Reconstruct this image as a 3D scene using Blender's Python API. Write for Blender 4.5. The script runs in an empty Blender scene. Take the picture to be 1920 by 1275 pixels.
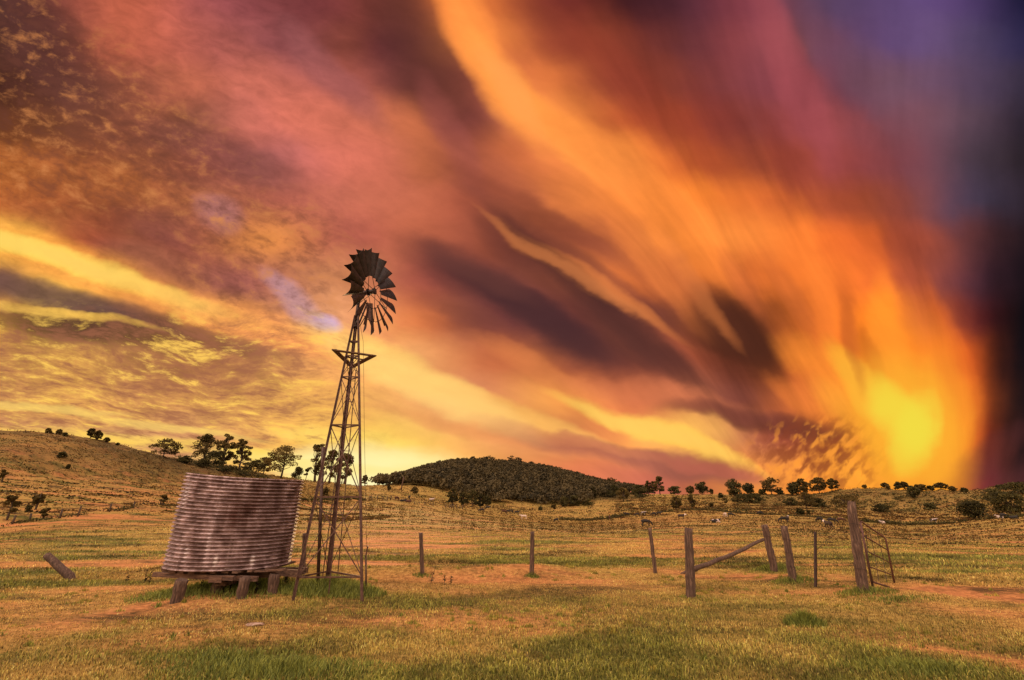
import bpy, bmesh, math, random
import numpy as np
from mathutils import Vector, Matrix, Euler
R = math.radians
scene = bpy.context.scene
col = scene.collection
random.seed(7); rng = np.random.default_rng(7)

# ---------------------------------------------------------------- camera
PITCH, FPX, CAMH = R(19.5), 853.333, 1.75
cd = bpy.data.cameras.new('camera'); cam = bpy.data.objects.new('camera', cd); col.objects.link(cam)
cd.lens = 16; cd.sensor_width = 36; cd.clip_start = 0.05; cd.clip_end = 9000
cam.location = (0, 0, CAMH); cam.rotation_euler = (R(90) + PITCH, 0, 0)
scene.camera = cam

# ---------------------------------------------------------------- exposure
vs = scene.view_settings
vs.view_transform = 'Standard'; vs.look = 'None'; vs.exposure = 0; vs.gamma = 1; vs.use_curve_mapping = False
scene.cycles.max_bounces = 6; scene.cycles.diffuse_bounces = 3; scene.cycles.transparent_max_bounces = 8

# ---------------------------------------------------------------- sun (low behind the wooded hill, left of centre)
SUN_AZ = math.atan2(-250, 900)          # from +Y towards +X
SUN_EL = R(7)
sl = bpy.data.lights.new('sun', 'SUN'); sl.energy = 2.2; sl.angle = R(2.5); sl.color = (1.0, 0.62, 0.30)
so = bpy.data.objects.new('sun', sl); col.objects.link(so)
sd = Vector((math.sin(SUN_AZ) * math.cos(SUN_EL), math.cos(SUN_AZ) * math.cos(SUN_EL), math.sin(SUN_EL)))
so.rotation_euler = sd.to_track_quat('Z', 'Y').to_euler()
so.location = (0, 0, 50)

def lin(c):
    return tuple(((v / 255) / 12.92 if v / 255 < 0.04045 else ((v / 255 + 0.055) / 1.055) ** 2.4) for v in c)

# ---------------------------------------------------------------- sky (world) : clouds laid out on fixed world directions
BACK_GAIN = 2.3
def build_world():
    w = bpy.data.worlds.new('World'); scene.world = w; w.use_nodes = True
    nt = w.node_tree; nt.nodes.clear()
    L = nt.links.new
    def setin(sock, v):
        if isinstance(v, bpy.types.NodeSocket): L(v, sock)
        else: sock.default_value = v
    def M(op, a, b=0.0, c=0.0, clamp=False):
        n = nt.nodes.new('ShaderNodeMath'); n.operation = op; n.use_clamp = clamp
        setin(n.inputs[0], a)
        if len(n.inputs) > 1: setin(n.inputs[1], b)
        if len(n.inputs) > 2: setin(n.inputs[2], c)
        return n.outputs[0]
    add = lambda a, b: M('ADD', a, b); sub = lambda a, b: M('SUBTRACT', a, b)
    mul = lambda a, b: M('MULTIPLY', a, b); div = lambda a, b: M('DIVIDE', a, b)
    mad = lambda a, b, c: M('MULTIPLY_ADD', a, b, c)
    def sstep(x, a, b, lo=0.0, hi=1.0, smooth=True):
        n = nt.nodes.new('ShaderNodeMapRange'); n.interpolation_type = 'SMOOTHSTEP' if smooth else 'LINEAR'
        setin(n.inputs[0], x); n.inputs[1].default_value = a; n.inputs[2].default_value = b
        n.inputs[3].default_value = lo; n.inputs[4].default_value = hi
        return n.outputs[0]
    def dot(v, k):
        n = nt.nodes.new('ShaderNodeVectorMath'); n.operation = 'DOT_PRODUCT'
        L(v, n.inputs[0]); n.inputs[1].default_value = k; return n.outputs['Value']
    def comb(x, y, z=0.0):
        n = nt.nodes.new('ShaderNodeCombineXYZ'); setin(n.inputs[0], x); setin(n.inputs[1], y); setin(n.inputs[2], z)
        return n.outputs[0]
    def noise(v, scale=1.0, detail=3.0, rough=0.5, dist=0.0, out=0):
        n = nt.nodes.new('ShaderNodeTexNoise'); L(v, n.inputs['Vector'])
        n.inputs['Scale'].default_value = scale; n.inputs['Detail'].default_value = detail
        n.inputs['Roughness'].default_value = rough; n.inputs['Distortion'].default_value = dist
        return n.outputs[out]
    def mix(a, b, f):
        n = nt.nodes.new('ShaderNodeMix'); n.data_type = 'RGBA'; setin(n.inputs[0], f)
        for s, v in ((n.inputs[6], a), (n.inputs[7], b)):
            if isinstance(v, bpy.types.NodeSocket): L(v, s)
            else: s.default_value = (*v, 1)
        return n.outputs[2]
    def cmul(a, f):
        n = nt.nodes.new('ShaderNodeVectorMath'); n.operation = 'SCALE'; L(a, n.inputs[0]); setin(n.inputs[3], f)
        return n.outputs[0]
    tc = nt.nodes.new('ShaderNodeTexCoord'); D = tc.outputs['Generated']
    nrm = nt.nodes.new('ShaderNodeVectorMath'); nrm.operation = 'NORMALIZE'; L(D, nrm.inputs[0]); D = nrm.outputs[0]
    # the cloud chart: a plane tangent to the sky 19.5 degrees above due north
    cf = dot(D, (0, math.cos(PITCH), math.sin(PITCH))); cu = dot(D, (0, -math.sin(PITCH), math.cos(PITCH))); cr = dot(D, (1, 0, 0))
    cfc = M('MAXIMUM', cf, 0.12)
    X0 = mad(div(cr, cfc), FPX, 960.0)
    Y0 = mad(div(cu, cfc), -FPX, 637.5)
    # streamlines fan out of the bright opening low on the right
    dx = sub(X0, 1705.0); dy = sub(Y0, sstep(X0, 1050, 1600, 900.0, 1230.0))
    rr = M('SQRT', add(add(mul(dx, dx), mul(dy, dy)), 900.0))
    lr = M('LOGARITHM', rr, math.e)
    ang = M('ARCTAN2', dx, mul(dy, -1.0))
    # slow spiral: the streaks bow to the right of the straight radius near the opening
    ang2 = add(ang, mul(mul(sstep(rr, 200, 1000, 1.0, 0.0), -0.30), sstep(ang, -1.5, -0.9, -0.25, 1.0)))
    near = sstep(rr, 120, 620, 0.15, 1.0)
    sv = comb(mul(ang2, 3.4), mul(lr, 0.95))
    w1 = noise(sv, 1.0, 3.0, 0.55, 0.3); 
    sv2 = comb(mul(ang2, 3.0), mul(lr, 1.3), 7.7)
    w2 = noise(sv2, 1.0, 3.0, 0.55, 0.3)
    iso = comb(mul(X0, 1 / 170), mul(Y0, 1 / 170), 3.0)
    w3 = noise(iso, 1.0, 4.0, 0.55)
    w4 = noise(comb(mul(X0, 1 / 150), mul(Y0, 1 / 90), 9.0), 1.0, 4.0, 0.55)
    X = add(add(X0, mul(mad(w1, 84, -42), near)), mad(w3, 50, -25))
    Y = add(add(Y0, mul(mad(w2, 84, -42), near)), mad(w4, 46, -23))
    u = M('DIVIDE', X, 1920.0, clamp=True)
    rows = [
     [(88,55,50),(150,80,70),(190,100,82),(160,85,88),(135,70,75),(125,62,62),(140,75,55),(215,118,66),(125,55,50),(85,38,40),(88,45,58),(130,65,80),(100,68,95),(100,75,125),(80,60,105),(25,22,45)],
     [(85,50,42),(135,75,62),(188,100,82),(175,95,90),(145,80,85),(130,68,62),(115,62,55),(235,138,76),(170,85,60),(135,62,50),(110,55,60),(140,70,80),(122,75,92),(108,78,125),(82,65,100),(35,30,55)],
     [(75,42,36),(118,68,58),(155,88,72),(188,105,88),(195,110,105),(175,95,88),(112,60,56),(185,100,75),(225,125,75),(150,72,55),(135,65,60),(135,68,78),(140,72,85),(118,78,100),(88,66,92),(40,33,48)],
     [(110,62,40),(120,70,52),(150,85,65),(150,88,75),(215,120,110),(205,115,100),(195,110,80),(160,85,75),(250,150,85),(195,100,60),(165,75,52),(135,65,65),(165,80,85),(130,75,88),(95,68,85),(35,28,38)],
     [(165,95,50),(150,85,58),(160,92,62),(155,85,75),(165,95,95),(225,125,115),(195,110,82),(185,100,72),(230,130,80),(245,145,75),(205,105,55),(165,80,55),(160,75,70),(135,70,78),(85,60,75),(35,28,35)],
     [(185,105,58),(165,92,58),(140,78,60),(178,105,82),(170,95,82),(195,110,95),(200,112,88),(185,98,75),(215,122,75),(235,135,70),(240,135,60),(220,115,58),(175,85,55),(150,75,60),(85,60,78),(42,34,45)],
     [(255,200,95),(185,105,60),(145,82,70),(165,95,75),(215,135,80),(180,100,85),(190,105,82),(165,88,70),(150,80,58),(190,105,65),(240,140,68),(245,140,68),(235,120,55),(190,90,52),(115,60,58),(38,26,32)],
     [(165,110,75),(240,180,90),(230,150,85),(165,95,85),(180,110,95),(200,130,95),(175,95,80),(130,70,65),(155,85,62),(200,110,65),(205,108,58),(220,115,58),(238,125,55),(215,105,55),(115,60,62),(30,20,28)],
     [(205,150,80),(110,75,60),(160,105,75),(200,135,85),(215,145,110),(230,160,120),(220,130,85),(130,68,62),(115,60,58),(125,62,48),(125,68,52),(130,68,40),(225,118,50),(250,135,45),(150,70,50),(12,8,14)],
     [(190,134,84),(206,150,86),(182,126,82),(176,118,80),(195,135,88),(236,165,105),(235,165,110),(205,120,82),(190,108,70),(175,92,65),(165,85,62),(120,58,38),(220,115,50),(240,125,40),(215,100,40),(35,20,28)],
     [(200,142,92),(214,156,92),(206,146,92),(210,150,92),(220,160,95),(238,175,100),(240,172,110),(225,145,105),(240,160,90),(225,130,85),(190,110,80),(140,75,60),(228,130,58),(246,170,55),(232,120,44),(65,35,35)],
     [(190,130,110),(195,140,110),(205,150,110),(215,155,110),(235,175,100),(245,195,100),(248,200,105),(240,170,105),(210,135,90),(235,150,90),(250,185,100),(185,110,80),(170,95,50),(246,160,55),(226,104,46),(55,30,35)],
     [(190,135,120),(200,150,130),(215,160,125),(235,175,110),(250,195,110),(255,225,120),(255,230,135),(245,185,105),(215,130,85),(205,116,90),(192,108,86),(240,150,80),(240,150,65),(245,165,60),(165,85,60),(95,50,55)],
     [(190,135,120),(200,150,130),(215,160,125),(235,175,110),(250,195,110),(255,225,120),(255,230,135),(245,185,105),(215,130,85),(200,118,88),(185,110,82),(240,150,70),(245,140,60),(240,140,60),(150,75,60),(100,52,55)]]
    c = None
    for i, row in enumerate(rows):
        if i < 8: row[14] = tuple(v * 1.1 for v in row[14]); row[15] = tuple(v * 1.45 for v in row[15])
        n = nt.nodes.new('ShaderNodeValToRGB'); L(u, n.inputs[0]); cr_ = n.color_ramp; cr_.interpolation = 'CARDINAL'
        while len(cr_.elements) < len(row): cr_.elements.new(0.5)
        for k, e in enumerate(cr_.elements): e.position = k / (len(row) - 1)
        for k, e in enumerate(cr_.elements): e.color = (*lin(row[k]), 1)
        c = n.outputs[0] if c is None else mix(c, n.outputs[0], sstep(Y, 75 * (i - 1), 75 * i))
    # single bands and banks of cloud: centre x, y, half length, half width, slope (deg, down to the right), colour, strength
    strokes = [
     (800,110,150,55,58,(100,54,52),.8),(610,130,110,26,48,(160,94,100),.6),(600,240,170,42,42,(210,116,98),.6),
     (80,70,130,55,50,(84,50,52),.7),(250,240,150,40,35,(120,72,62),.4),(420,290,130,28,22,(128,76,74),.55),(180,330,170,30,14,(190,112,62),.4),
     (880,50,120,34,70,(252,150,78),.9),(950,180,110,36,56,(255,158,82),.9),(1050,255,130,28,36,(255,160,82),.85),(1180,335,150,34,37,(252,148,76),.8),(1300,450,110,40,52,(250,142,66),.7),
     (1130,90,180,60,40,(140,66,50),.5),(1230,200,170,36,45,(150,66,52),.5),(1350,230,90,26,52,(128,58,58),.5),(1470,300,80,24,62,(140,62,52),.5),
     (1490,130,150,34,68,(162,80,92),.75),(1580,100,90,30,60,(118,74,98),.6),(1680,40,90,40,20,(100,76,122),.5),(1650,150,70,40,60,(122,88,112),.5),
     (900,330,90,40,30,(160,88,74),.5),(840,250,100,24,62,(160,86,84),.5),(1000,400,170,17,30,(145,76,62),.55),(1060,430,100,14,27,(138,72,56),.5),
     (60,468,190,34,14,(250,170,80),.8),(300,545,230,34,17,(240,160,84),.8),(60,466,170,17,14,(255,212,98),.95),(280,536,210,17,17,(254,200,98),.9),(520,612,190,28,17,(240,156,96),.8),(200,440,160,26,20,(160,90,64),.5),
     (330,500,120,24,18,(150,92,80),.55),
     (110,556,190,18,13,(98,72,76),.9),(150,610,170,22,9,(98,66,48),.85),(370,620,120,16,16,(122,78,62),.75),(60,575,110,7,8,(235,185,95),.7),(190,592,90,6,9,(235,185,90),.7),
     (612,600,26,13,20,(200,172,222),.9),(556,560,62,20,42,(186,146,168),.7),(410,400,40,24,30,(186,128,140),.55),
     (905,535,140,34,26,(125,68,62),.7),(1000,590,190,42,28,(110,60,60),.75),(1010,588,130,22,28,(78,44,50),.8),(1110,575,230,30,38,(100,54,52),.8),(1170,600,120,14,42,(78,44,44),.6),(880,590,70,16,22,(135,76,66),.6),(1060,480,200,18,33,(108,58,56),.55),
     (1200,655,90,34,38,(118,64,54),.6),(1380,630,95,62,35,(110,56,38),.7),(1385,630,70,42,32,(76,38,26),.75),(1290,560,120,34,38,(150,80,56),.5),(1400,540,60,16,58,(175,92,54),.5),
     (1110,535,150,15,32,(226,134,76),.6),(1230,500,120,22,50,(232,132,72),.5),
     (760,700,170,26,26,(255,212,124),.8),(940,770,190,16,20,(252,192,108),.75),(1200,800,130,17,22,(255,205,98),.85),(1300,845,110,14,22,(255,196,92),.85),(1040,700,120,18,26,(225,136,84),.5),
     (930,815,170,12,14,(225,145,96),.6),(1180,862,190,17,13,(165,96,84),.85),(1290,880,110,16,10,(160,92,84),.7),(1330,888,80,9,14,(190,104,90),.7),(1060,825,140,9,14,(205,125,92),.6),
     (1250,745,150,18,12,(205,118,86),.45),(1440,795,130,17,10,(100,50,46),.8),(1350,775,90,14,5,(130,70,62),.6),(1500,745,60,18,35,(225,125,60),.5),
     (1705,805,110,70,60,(248,160,50),.8),(1705,815,90,55,50,(250,176,54),.7),(1625,735,90,24,50,(250,180,58),.7),(1760,780,80,40,80,(246,170,50),.6),(1668,640,90,26,82,(252,148,52),.75),(1760,660,110,30,80,(226,110,48),.5),
     (1640,680,55,13,72,(176,82,30),.7),(1590,600,80,16,80,(205,102,48),.5),(1530,520,120,22,78,(244,132,60),.5),(1480,560,70,14,62,(190,100,56),.4),
     (1985,600,230,115,90,(16,11,18),.75),(1940,760,130,80,100,(26,16,22),.6),(1850,860,90,26,-35,(98,50,52),.5),(1700,480,130,30,80,(150,72,60),.5),
     (710,872,110,26,2,(255,238,150),.9),(650,812,120,12,6,(255,222,120),.5),(100,800,150,9,5,(250,205,105),.7),(330,820,170,8,8,(252,212,108),.7),(560,850,120,9,4,(255,226,120),.8),
     (1560,700,90,26,30,(252,150,58),.6),(1600,780,70,20,40,(240,160,60),.6)]
    for (cx, cy, a, b, th, colr, s) in strokes:
        ct, st_ = math.cos(R(th)), math.sin(R(th))
        p = mad(Y, st_ / a, mad(X, ct / a, -(cx * ct + cy * st_) / a))
        q = mad(Y, ct / b, mad(X, -st_ / b, -(-cx * st_ + cy * ct) / b))
        e = mad(q, q, mul(p, p))
        f = sstep(e, 0.0, 2.7, s * 0.92, 0.0)
        f = mul(f, f) if s > 1 else f
        c = mix(c, lin(colr), f)
    # streak light and shade along the streamlines
    fs = noise(comb(mul(ang2, 6.0), mul(lr, 1.8), 2.0), 1.0, 4.0, 0.6, 0.3)
    fs2 = noise(comb(mul(ang2, 30.0), mul(lr, 2.6), 5.0), 1.0, 3.0, 0.55, 0.3)
    rightw = sstep(X0, 500, 1000)
    amp = mul(mad(rightw, 0.40, 0.14), sstep(rr, 60, 500, 0.45, 1.0))
    sfac = mad(sub(fs, 0.5), mul(amp, 1.9), 1.0)
    sfac = mad(sub(fs2, 0.5), mul(mul(amp, 0.12), sstep(rr, 150, 500)), sfac)
    # soft cloud mottling everywhere
    sm = noise(comb(mul(X0, 1 / 95), mul(Y0, 1 / 60), 1.0), 1.0, 6.0, 0.6, 0.6)
    sfac = mad(sub(sm, 0.5), sstep(X0, 400, 1100, 0.55, 0.16), sfac)
    sm2 = noise(comb(mad(X0, 1 / 48, mul(Y0, 1 / 120)), mad(Y0, 1 / 24, mul(X0, -1 / 70)), 12.0), 1.0, 6.0, 0.62, 0.5)
    sfac = mad(sub(sm2, 0.5), mul(sstep(X0, 300, 950, 0.85, 0.10), sstep(Y0, 900, 700, 0.3, 1.0)), sfac)
    c = cmul(c, sfac)
    # altocumulus ripples low on the left: finer and flatter towards the horizon
    Yr = mad(X0, -0.2, Y0)
    lv = M('LOGARITHM', M('MAXIMUM', sub(1010.0, Yr), 30.0), math.e)
    wob = noise(comb(mul(X0, 1 / 240), mul(lv, 1.6), 4.0), 1.0, 2.0, 0.5)
    rip = noise(comb(mad(lv, -1.5, mul(X0, 1 / 130)), mad(lv, -10.5, mul(wob, 3.0)), 0.0), 1.0, 8.0, 0.70, 0.35)
    rip2 = noise(comb(mad(lv, -3.0, mul(X0, 1 / 44)), mad(lv, -27.0, mul(wob, 4.0)), 5.0), 1.0, 6.0, 0.7, 0.3)
    rip = mad(rip, 0.62, mul(rip2, 0.38))
    mlow = mul(sstep(X0, 800, 480), mul(sstep(Y0, 545, 640), sstep(Y0, 935, 800, 0.45, 1.0)))
    gold = mul(mul(sstep(rip, 0.50, 0.62), mlow), 0.85)
    dark = mul(mul(sstep(rip, 0.52, 0.40), mlow), 0.8)
    c = mix(c, lin((160, 102, 80)), dark)
    c = mix(c, lin((255, 206, 104)), gold)
    # small torn puffs high on the left
    pf = noise(comb(mad(X0, 1 / 52, mul(Y0, 1 / 90)), mad(Y0, 1 / 30, mul(X0, -1 / 75)), 6.0), 1.0, 6.0, 0.64, 0.25)
    mup = mul(mul(sstep(X0, 620, 260), sstep(Y0, 470, 330)), sstep(mad(X0, -0.75, Y0), -160, 20))
    mup2 = mul(mul(sstep(X0, 260, 420), sstep(X0, 720, 560)), mul(sstep(Y0, 330, 420), sstep(Y0, 640, 560)))
    mm = add(mup, mul(mup2, 0.9))
    c = mix(c, lin((112, 66, 56)), mul(mul(sstep(pf, 0.54, 0.32), mm), 0.55))
    c = mix(c, lin((212, 138, 88)), mul(mul(sstep(pf, 0.48, 0.76), mm), 0.75))
    # mottled pouches beside the opening
    vn = noise(comb(mad(Y0, 0.02, mul(X0, 1 / 21)), mul(Y0, 1 / 27), 8.0), 1.0, 2.5, 0.5, 0.25)
    ex = mul(sub(X0, 1545.0), 1 / 120); ey = mul(sub(Y0, 856.0), 1 / 62)
    mp = sstep(mad(ex, ex, mul(ey, ey)), 0.0, 2.2, 1.0, 0.0)
    c = mix(c, lin((140, 68, 44)), mul(mul(sstep(vn, 0.58, 0.36), mp), 0.8))
    c = mix(c, lin((250, 160, 66)), mul(mul(sstep(vn, 0.50, 0.68), mp), 0.7))
    gm = nt.nodes.new('ShaderNodeGamma'); L(c, gm.inputs[0]); gm.inputs[1].default_value = 1.08; c = gm.outputs[0]
    hs = nt.nodes.new('ShaderNodeHueSaturation'); hs.inputs['Saturation'].default_value = 1.0; L(c, hs.inputs['Color']); c = hs.outputs[0]
    tn = nt.nodes.new('ShaderNodeVectorMath'); tn.operation = 'MULTIPLY'; L(c, tn.inputs[0]); tn.inputs[1].default_value = (1.09, 1.10, 0.94); c = tn.outputs[0]
    # the brightest openings
    for (cx, cy, a, b, th, colr, s) in ((700,868,130,32,3,(255,240,168),.95),(860,880,90,14,6,(255,222,130),.5),(560,858,150,9,4,(255,225,125),.6),(700,905,60,14,0,(255,246,190),.8),(1712,800,150,84,82,(250,150,44),.6),(1700,805,92,58,72,(252,176,48),.85),(1632,745,80,20,50,(252,186,56),.6),(1688,786,58,26,56,(244,216,64),.9),(1712,822,54,25,98,(242,220,66),.9),(1010,592,170,24,30,(70,40,42),.65),(1125,575,190,17,42,(68,38,36),.6),(1385,625,80,36,38,(64,32,22),.6),(905,518,90,18,28,(108,60,52),.5),(1070,515,140,8,33,(216,126,70),.5),(1165,640,90,14,40,(88,48,42),.5),(1320,555,90,12,55,(228,128,66),.4),(1600,640,70,12,76,(176,84,34),.5),(820,735,150,22,24,(255,205,120),.5),
                                        (60,464,150,15,14,(255,212,100),.8),(240,520,130,13,17,(255,205,98),.6),(1225,812,120,12,22,(255,205,98),.6),(90,752,110,6,4,(255,215,110),.6),(330,792,130,6,9,(255,215,110),.55),(960,180,80,20,56,(255,165,86),.5)):
        ct, st_ = math.cos(R(th)), math.sin(R(th))
        p = mad(Y, st_ / a, mad(X, ct / a, -(cx * ct + cy * st_) / a))
        q = mad(Y, ct / b, mad(X, -st_ / b, -(-cx * st_ + cy * ct) / b))
        c = mix(c, lin(colr), sstep(mad(q, q, mul(p, p)), 0.0, 3.0, s, 0.0))
    # the rest of the sky, behind and overhead: unseen, brightened to light the ground
    dz = dot(D, (0, 0, 1))
    bn = noise(D, 3.0, 4.0, 0.55, 0.5)
    b = mix((1.0, 0.66, 0.36), (0.90, 0.67, 0.54), sstep(dz, 0.0, 0.8))
    b = cmul(b, mul(mul(mad(bn, 0.8, 0.6), sstep(dz, 0.0, 0.85, 0.5, 1.45)), BACK_GAIN))
    # brighter to the left than to the right
    b = cmul(b, sstep(dot(D, (1, 0, 0)), -0.9, 0.9, 1.35, 0.65, False))
    c = mix(b, c, sstep(cf, 0.22, 0.50))
    # clear air between the clouds
    sk = nt.nodes.new('ShaderNodeTexSky'); sk.sky_type = 'NISHITA'; sk.sun_disc = False
    sk.sun_elevation = SUN_EL; sk.sun_rotation = SUN_AZ
    ncs = nt.nodes.new('ShaderNodeVectorMath'); ncs.operation = 'SCALE'; L(sk.outputs[0], ncs.inputs[0]); ncs.inputs[3].default_value = 0.08 * 0.01
    fin = nt.nodes.new('ShaderNodeVectorMath'); fin.operation = 'ADD'; L(c, fin.inputs[0]); L(ncs.outputs[0], fin.inputs[1])
    bg = nt.nodes.new('ShaderNodeBackground'); L(fin.outputs[0], bg.inputs[0]); bg.inputs[1].default_value = 1.0
    out = nt.nodes.new('ShaderNodeOutputWorld'); L(bg.outputs[0], out.inputs[0])
    w.cycles.sampling_method = 'MANUAL'; w.cycles.sample_map_resolution = 512
build_world()

# ---------------------------------------------------------------- numpy noise
def vnoise(x, y, seed=0):
    xi = np.floor(x).astype(np.int64); yi = np.floor(y).astype(np.int64)
    fx = x - xi; fy = y - yi; fx = fx * fx * (3 - 2 * fx); fy = fy * fy * (3 - 2 * fy)
    def h(a, b):
        n = (a * 374761393 + b * 668265263 + seed * 1274126177) & 0x7fffffff
        n = ((n ^ (n >> 13)) * 1274126177) & 0x7fffffff
        return ((n ^ (n >> 16)) & 0xffff) / 65535.0
    return (h(xi, yi) * (1 - fx) + h(xi + 1, yi) * fx) * (1 - fy) + (h(xi, yi + 1) * (1 - fx) + h(xi + 1, yi + 1) * fx) * fy
def fbm(x, y, seed=0, oct=4):
    s = 0; a = 1; t = 0
    for i in range(oct):
        s = s + a * vnoise(x * 2 ** i + 17 * i, y * 2 ** i - 9 * i, seed + i); t += a; a *= 0.5
    return s / t

# ---------------------------------------------------------------- terrain shape
def ray(px, py):
    x = (px - 960) / FPX; u = (637.5 - py) / FPX
    v = np.array([x, math.cos(PITCH) - u * math.sin(PITCH), math.sin(PITCH) + u * math.cos(PITCH)])
    return v / np.linalg.norm(v)
def azel(px, py):
    v = ray(px, py); return math.atan2(v[0], v[1]), v[2] / math.hypot(v[0], v[1])
RING_B = [(-250,50,1020),(0,50,988),(130,54,966),(260,60,952),(400,75,942),(540,95,936),(650,140,934),(720,150,938),(800,160,944),(900,180,956),(1000,190,968),(1040,195,973),(1100,200,974),(1180,200,968),(1300,190,960),(1450,190,964),(1580,190,972),(1700,190,983),(1760,185,983),(1830,180,978),(1920,170,970),(2200,170,955)]
RING_C = [(-250,90,900),(0,90,888),(130,95,895),(260,100,902),(400,110,914),(540,130,920),(650,180,920),(720,220,917),(800,240,930),(900,260,945),(1000,280,952),(1100,280,948),(1180,280,944),(1300,270,944),(1450,270,948),(1580,260,950),(1700,260,958),(1830,250,954),(1920,240,948),(2200,240,935)]
RING_D = [(-250,150,775),(0,150,806),(60,150,808),(130,150,817),(200,150,829),(260,150,843),(340,155,860),(400,155,873),(470,160,884),(540,165,895),(650,215,908),(690,240,912),(725,430,910),(760,480,897),(800,500,883),(850,500,872),(900,500,871),(960,500,875),(1030,500,884),(1100,480,903),(1150,460,917),(1200,400,926),(1300,350,927),(1450,340,927),(1520,330,926),(1580,320,917),(1640,310,914),(1700,300,918),(1830,290,919),(1870,290,912),(1920,280,908),(2200,280,895)]
def ring(tab):
    a = []; d = []; z = []
    for px, dd, py in tab:
        az, el = azel(px, py); a.append(az); d.append(dd); z.append(CAMH + el * dd)
    return np.array(a), np.array(d, float), np.array(z)
RB, RC, RD = ring(RING_B), ring(RING_C), ring(RING_D)
def height(x, y, rough=True):
    x = np.asarray(x, float); y = np.asarray(y, float)
    d = np.hypot(x, y) + 1e-6; az = np.arctan2(x, y)
    side = np.clip((np.abs(az) - R(62)) / R(60), 0, 1)
    f = lambda T, k: np.interp(az, T[0], T[k])
    dB, zB, dC, zC, dD, zD = f(RB, 1), f(RB, 2), f(RC, 1), f(RC, 2), f(RD, 1), f(RD, 2)
    d0 = 24.0 + 0 * d
    D = [0 * d, d0, d0 + (dB - d0) * .2, d0 + (dB - d0) * .45, d0 + (dB - d0) * .75, dB, dC, dC + (dD - dC) * .55, dD, dD * 1.2, 2600 + 0 * d, 9000 + 0 * d]
    zCD = zC + (zD - zC) * 0.66
    e0 = -CAMH / d0; eB = (zB - CAMH) / dB
    mid = lambda t, w: CAMH + (eB + (e0 - eB) * w) * (d0 + (dB - d0) * t)
    Z = [0 * d, 0 * d, mid(.2, .66), mid(.45, .43), mid(.75, .2), zB, zC, zCD, zD, zD - 0.05 * dD, 0 * d - 25, 0 * d - 25]
    z = np.zeros_like(d)
    for k in range(len(D) - 1):
        m = (d >= D[k]) & (d < D[k + 1])
        t = np.clip((d - D[k]) / (D[k + 1] - D[k]), 0, 1)
        z = np.where(m, Z[k] + (Z[k + 1] - Z[k]) * t, z)
    z = z * (1 - side * side * (3 - 2 * side))
    if rough:
        z = z + (fbm(x * 0.55, y * 0.55, 3, 3) - 0.5) * 0.10 * np.clip((d - 3) / 6, 0, 1)
        z = z + (fbm(x * 0.09, y * 0.09, 5, 4) - 0.5) * (0.35 * np.clip((d - 22) / 50, 0, 1) + .5 * np.clip((z + 1) / 6, 0, 1) * np.clip((d - 60) / 40, 0, 1))
        k = np.clip((d - 55) / 60, 0, 1) * np.clip((z + 1) / 6, 0, 1)
        tz = z / 1.15 + fbm(x * 0.06, y * 0.06, 8, 3) * 3
        fr = tz - np.floor(tz)
        z = z + k * 0.9 * (np.where(fr < 0.7, fr / 0.7, (1 - fr) / 0.3) - 0.5) * fbm(x * .1, y * .1, 12, 2) * 1.6
        # hummock bank running across behind the fence line
        z = z + 0.22 * np.exp(-((y - 12.9 - 0.5 * np.sin(x * 0.35)) / 0.55) ** 2) * np.clip((6.5 - np.abs(x + 4)) / 2 , 0.25, 1) * (d < 40)
        # mounds at feet
        for (mx, my, mr, mh) in ((-5.5, 10.0, 1.9, 0.14), (-3.55, 9.9, 1.3, 0.12), (6.65, 11.9, 0.6, 0.14), (7.5, 10.3, 0.9, 0.10), (7.05, 13.6, .6, .12)):
            z = z + mh * np.exp(-((x - mx) ** 2 + (y - my) ** 2) / mr ** 2)
    return z
def hz(x, y): return float(height(np.array([x]), np.array([y]))[0])
def hit(px, py, lo=3, hi=900):
    v = ray(px, py); k = v / math.hypot(v[0], v[1])
    ts = np.exp(np.linspace(math.log(lo), math.log(hi), 1600))
    g = height(k[0] * ts, k[1] * ts); zz = CAMH + k[2] * ts
    m = np.nonzero(zz <= g)[0]
    if len(m) == 0: return None
    t = ts[m[0]]
    return Vector((k[0] * t, k[1] * t, float(g[m[0]])))
def on(px, dist, py=930):
    v = ray(px, py); k = v / math.hypot(v[0], v[1])
    x, y = k[0] * dist, k[1] * dist
    return Vector((x, y, hz(x, y)))
def at(px, py, Yd):
    v = ray(px, py); t = Yd / v[1]; return Vector((v[0] * t, Yd, CAMH + v[2] * t))

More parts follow.
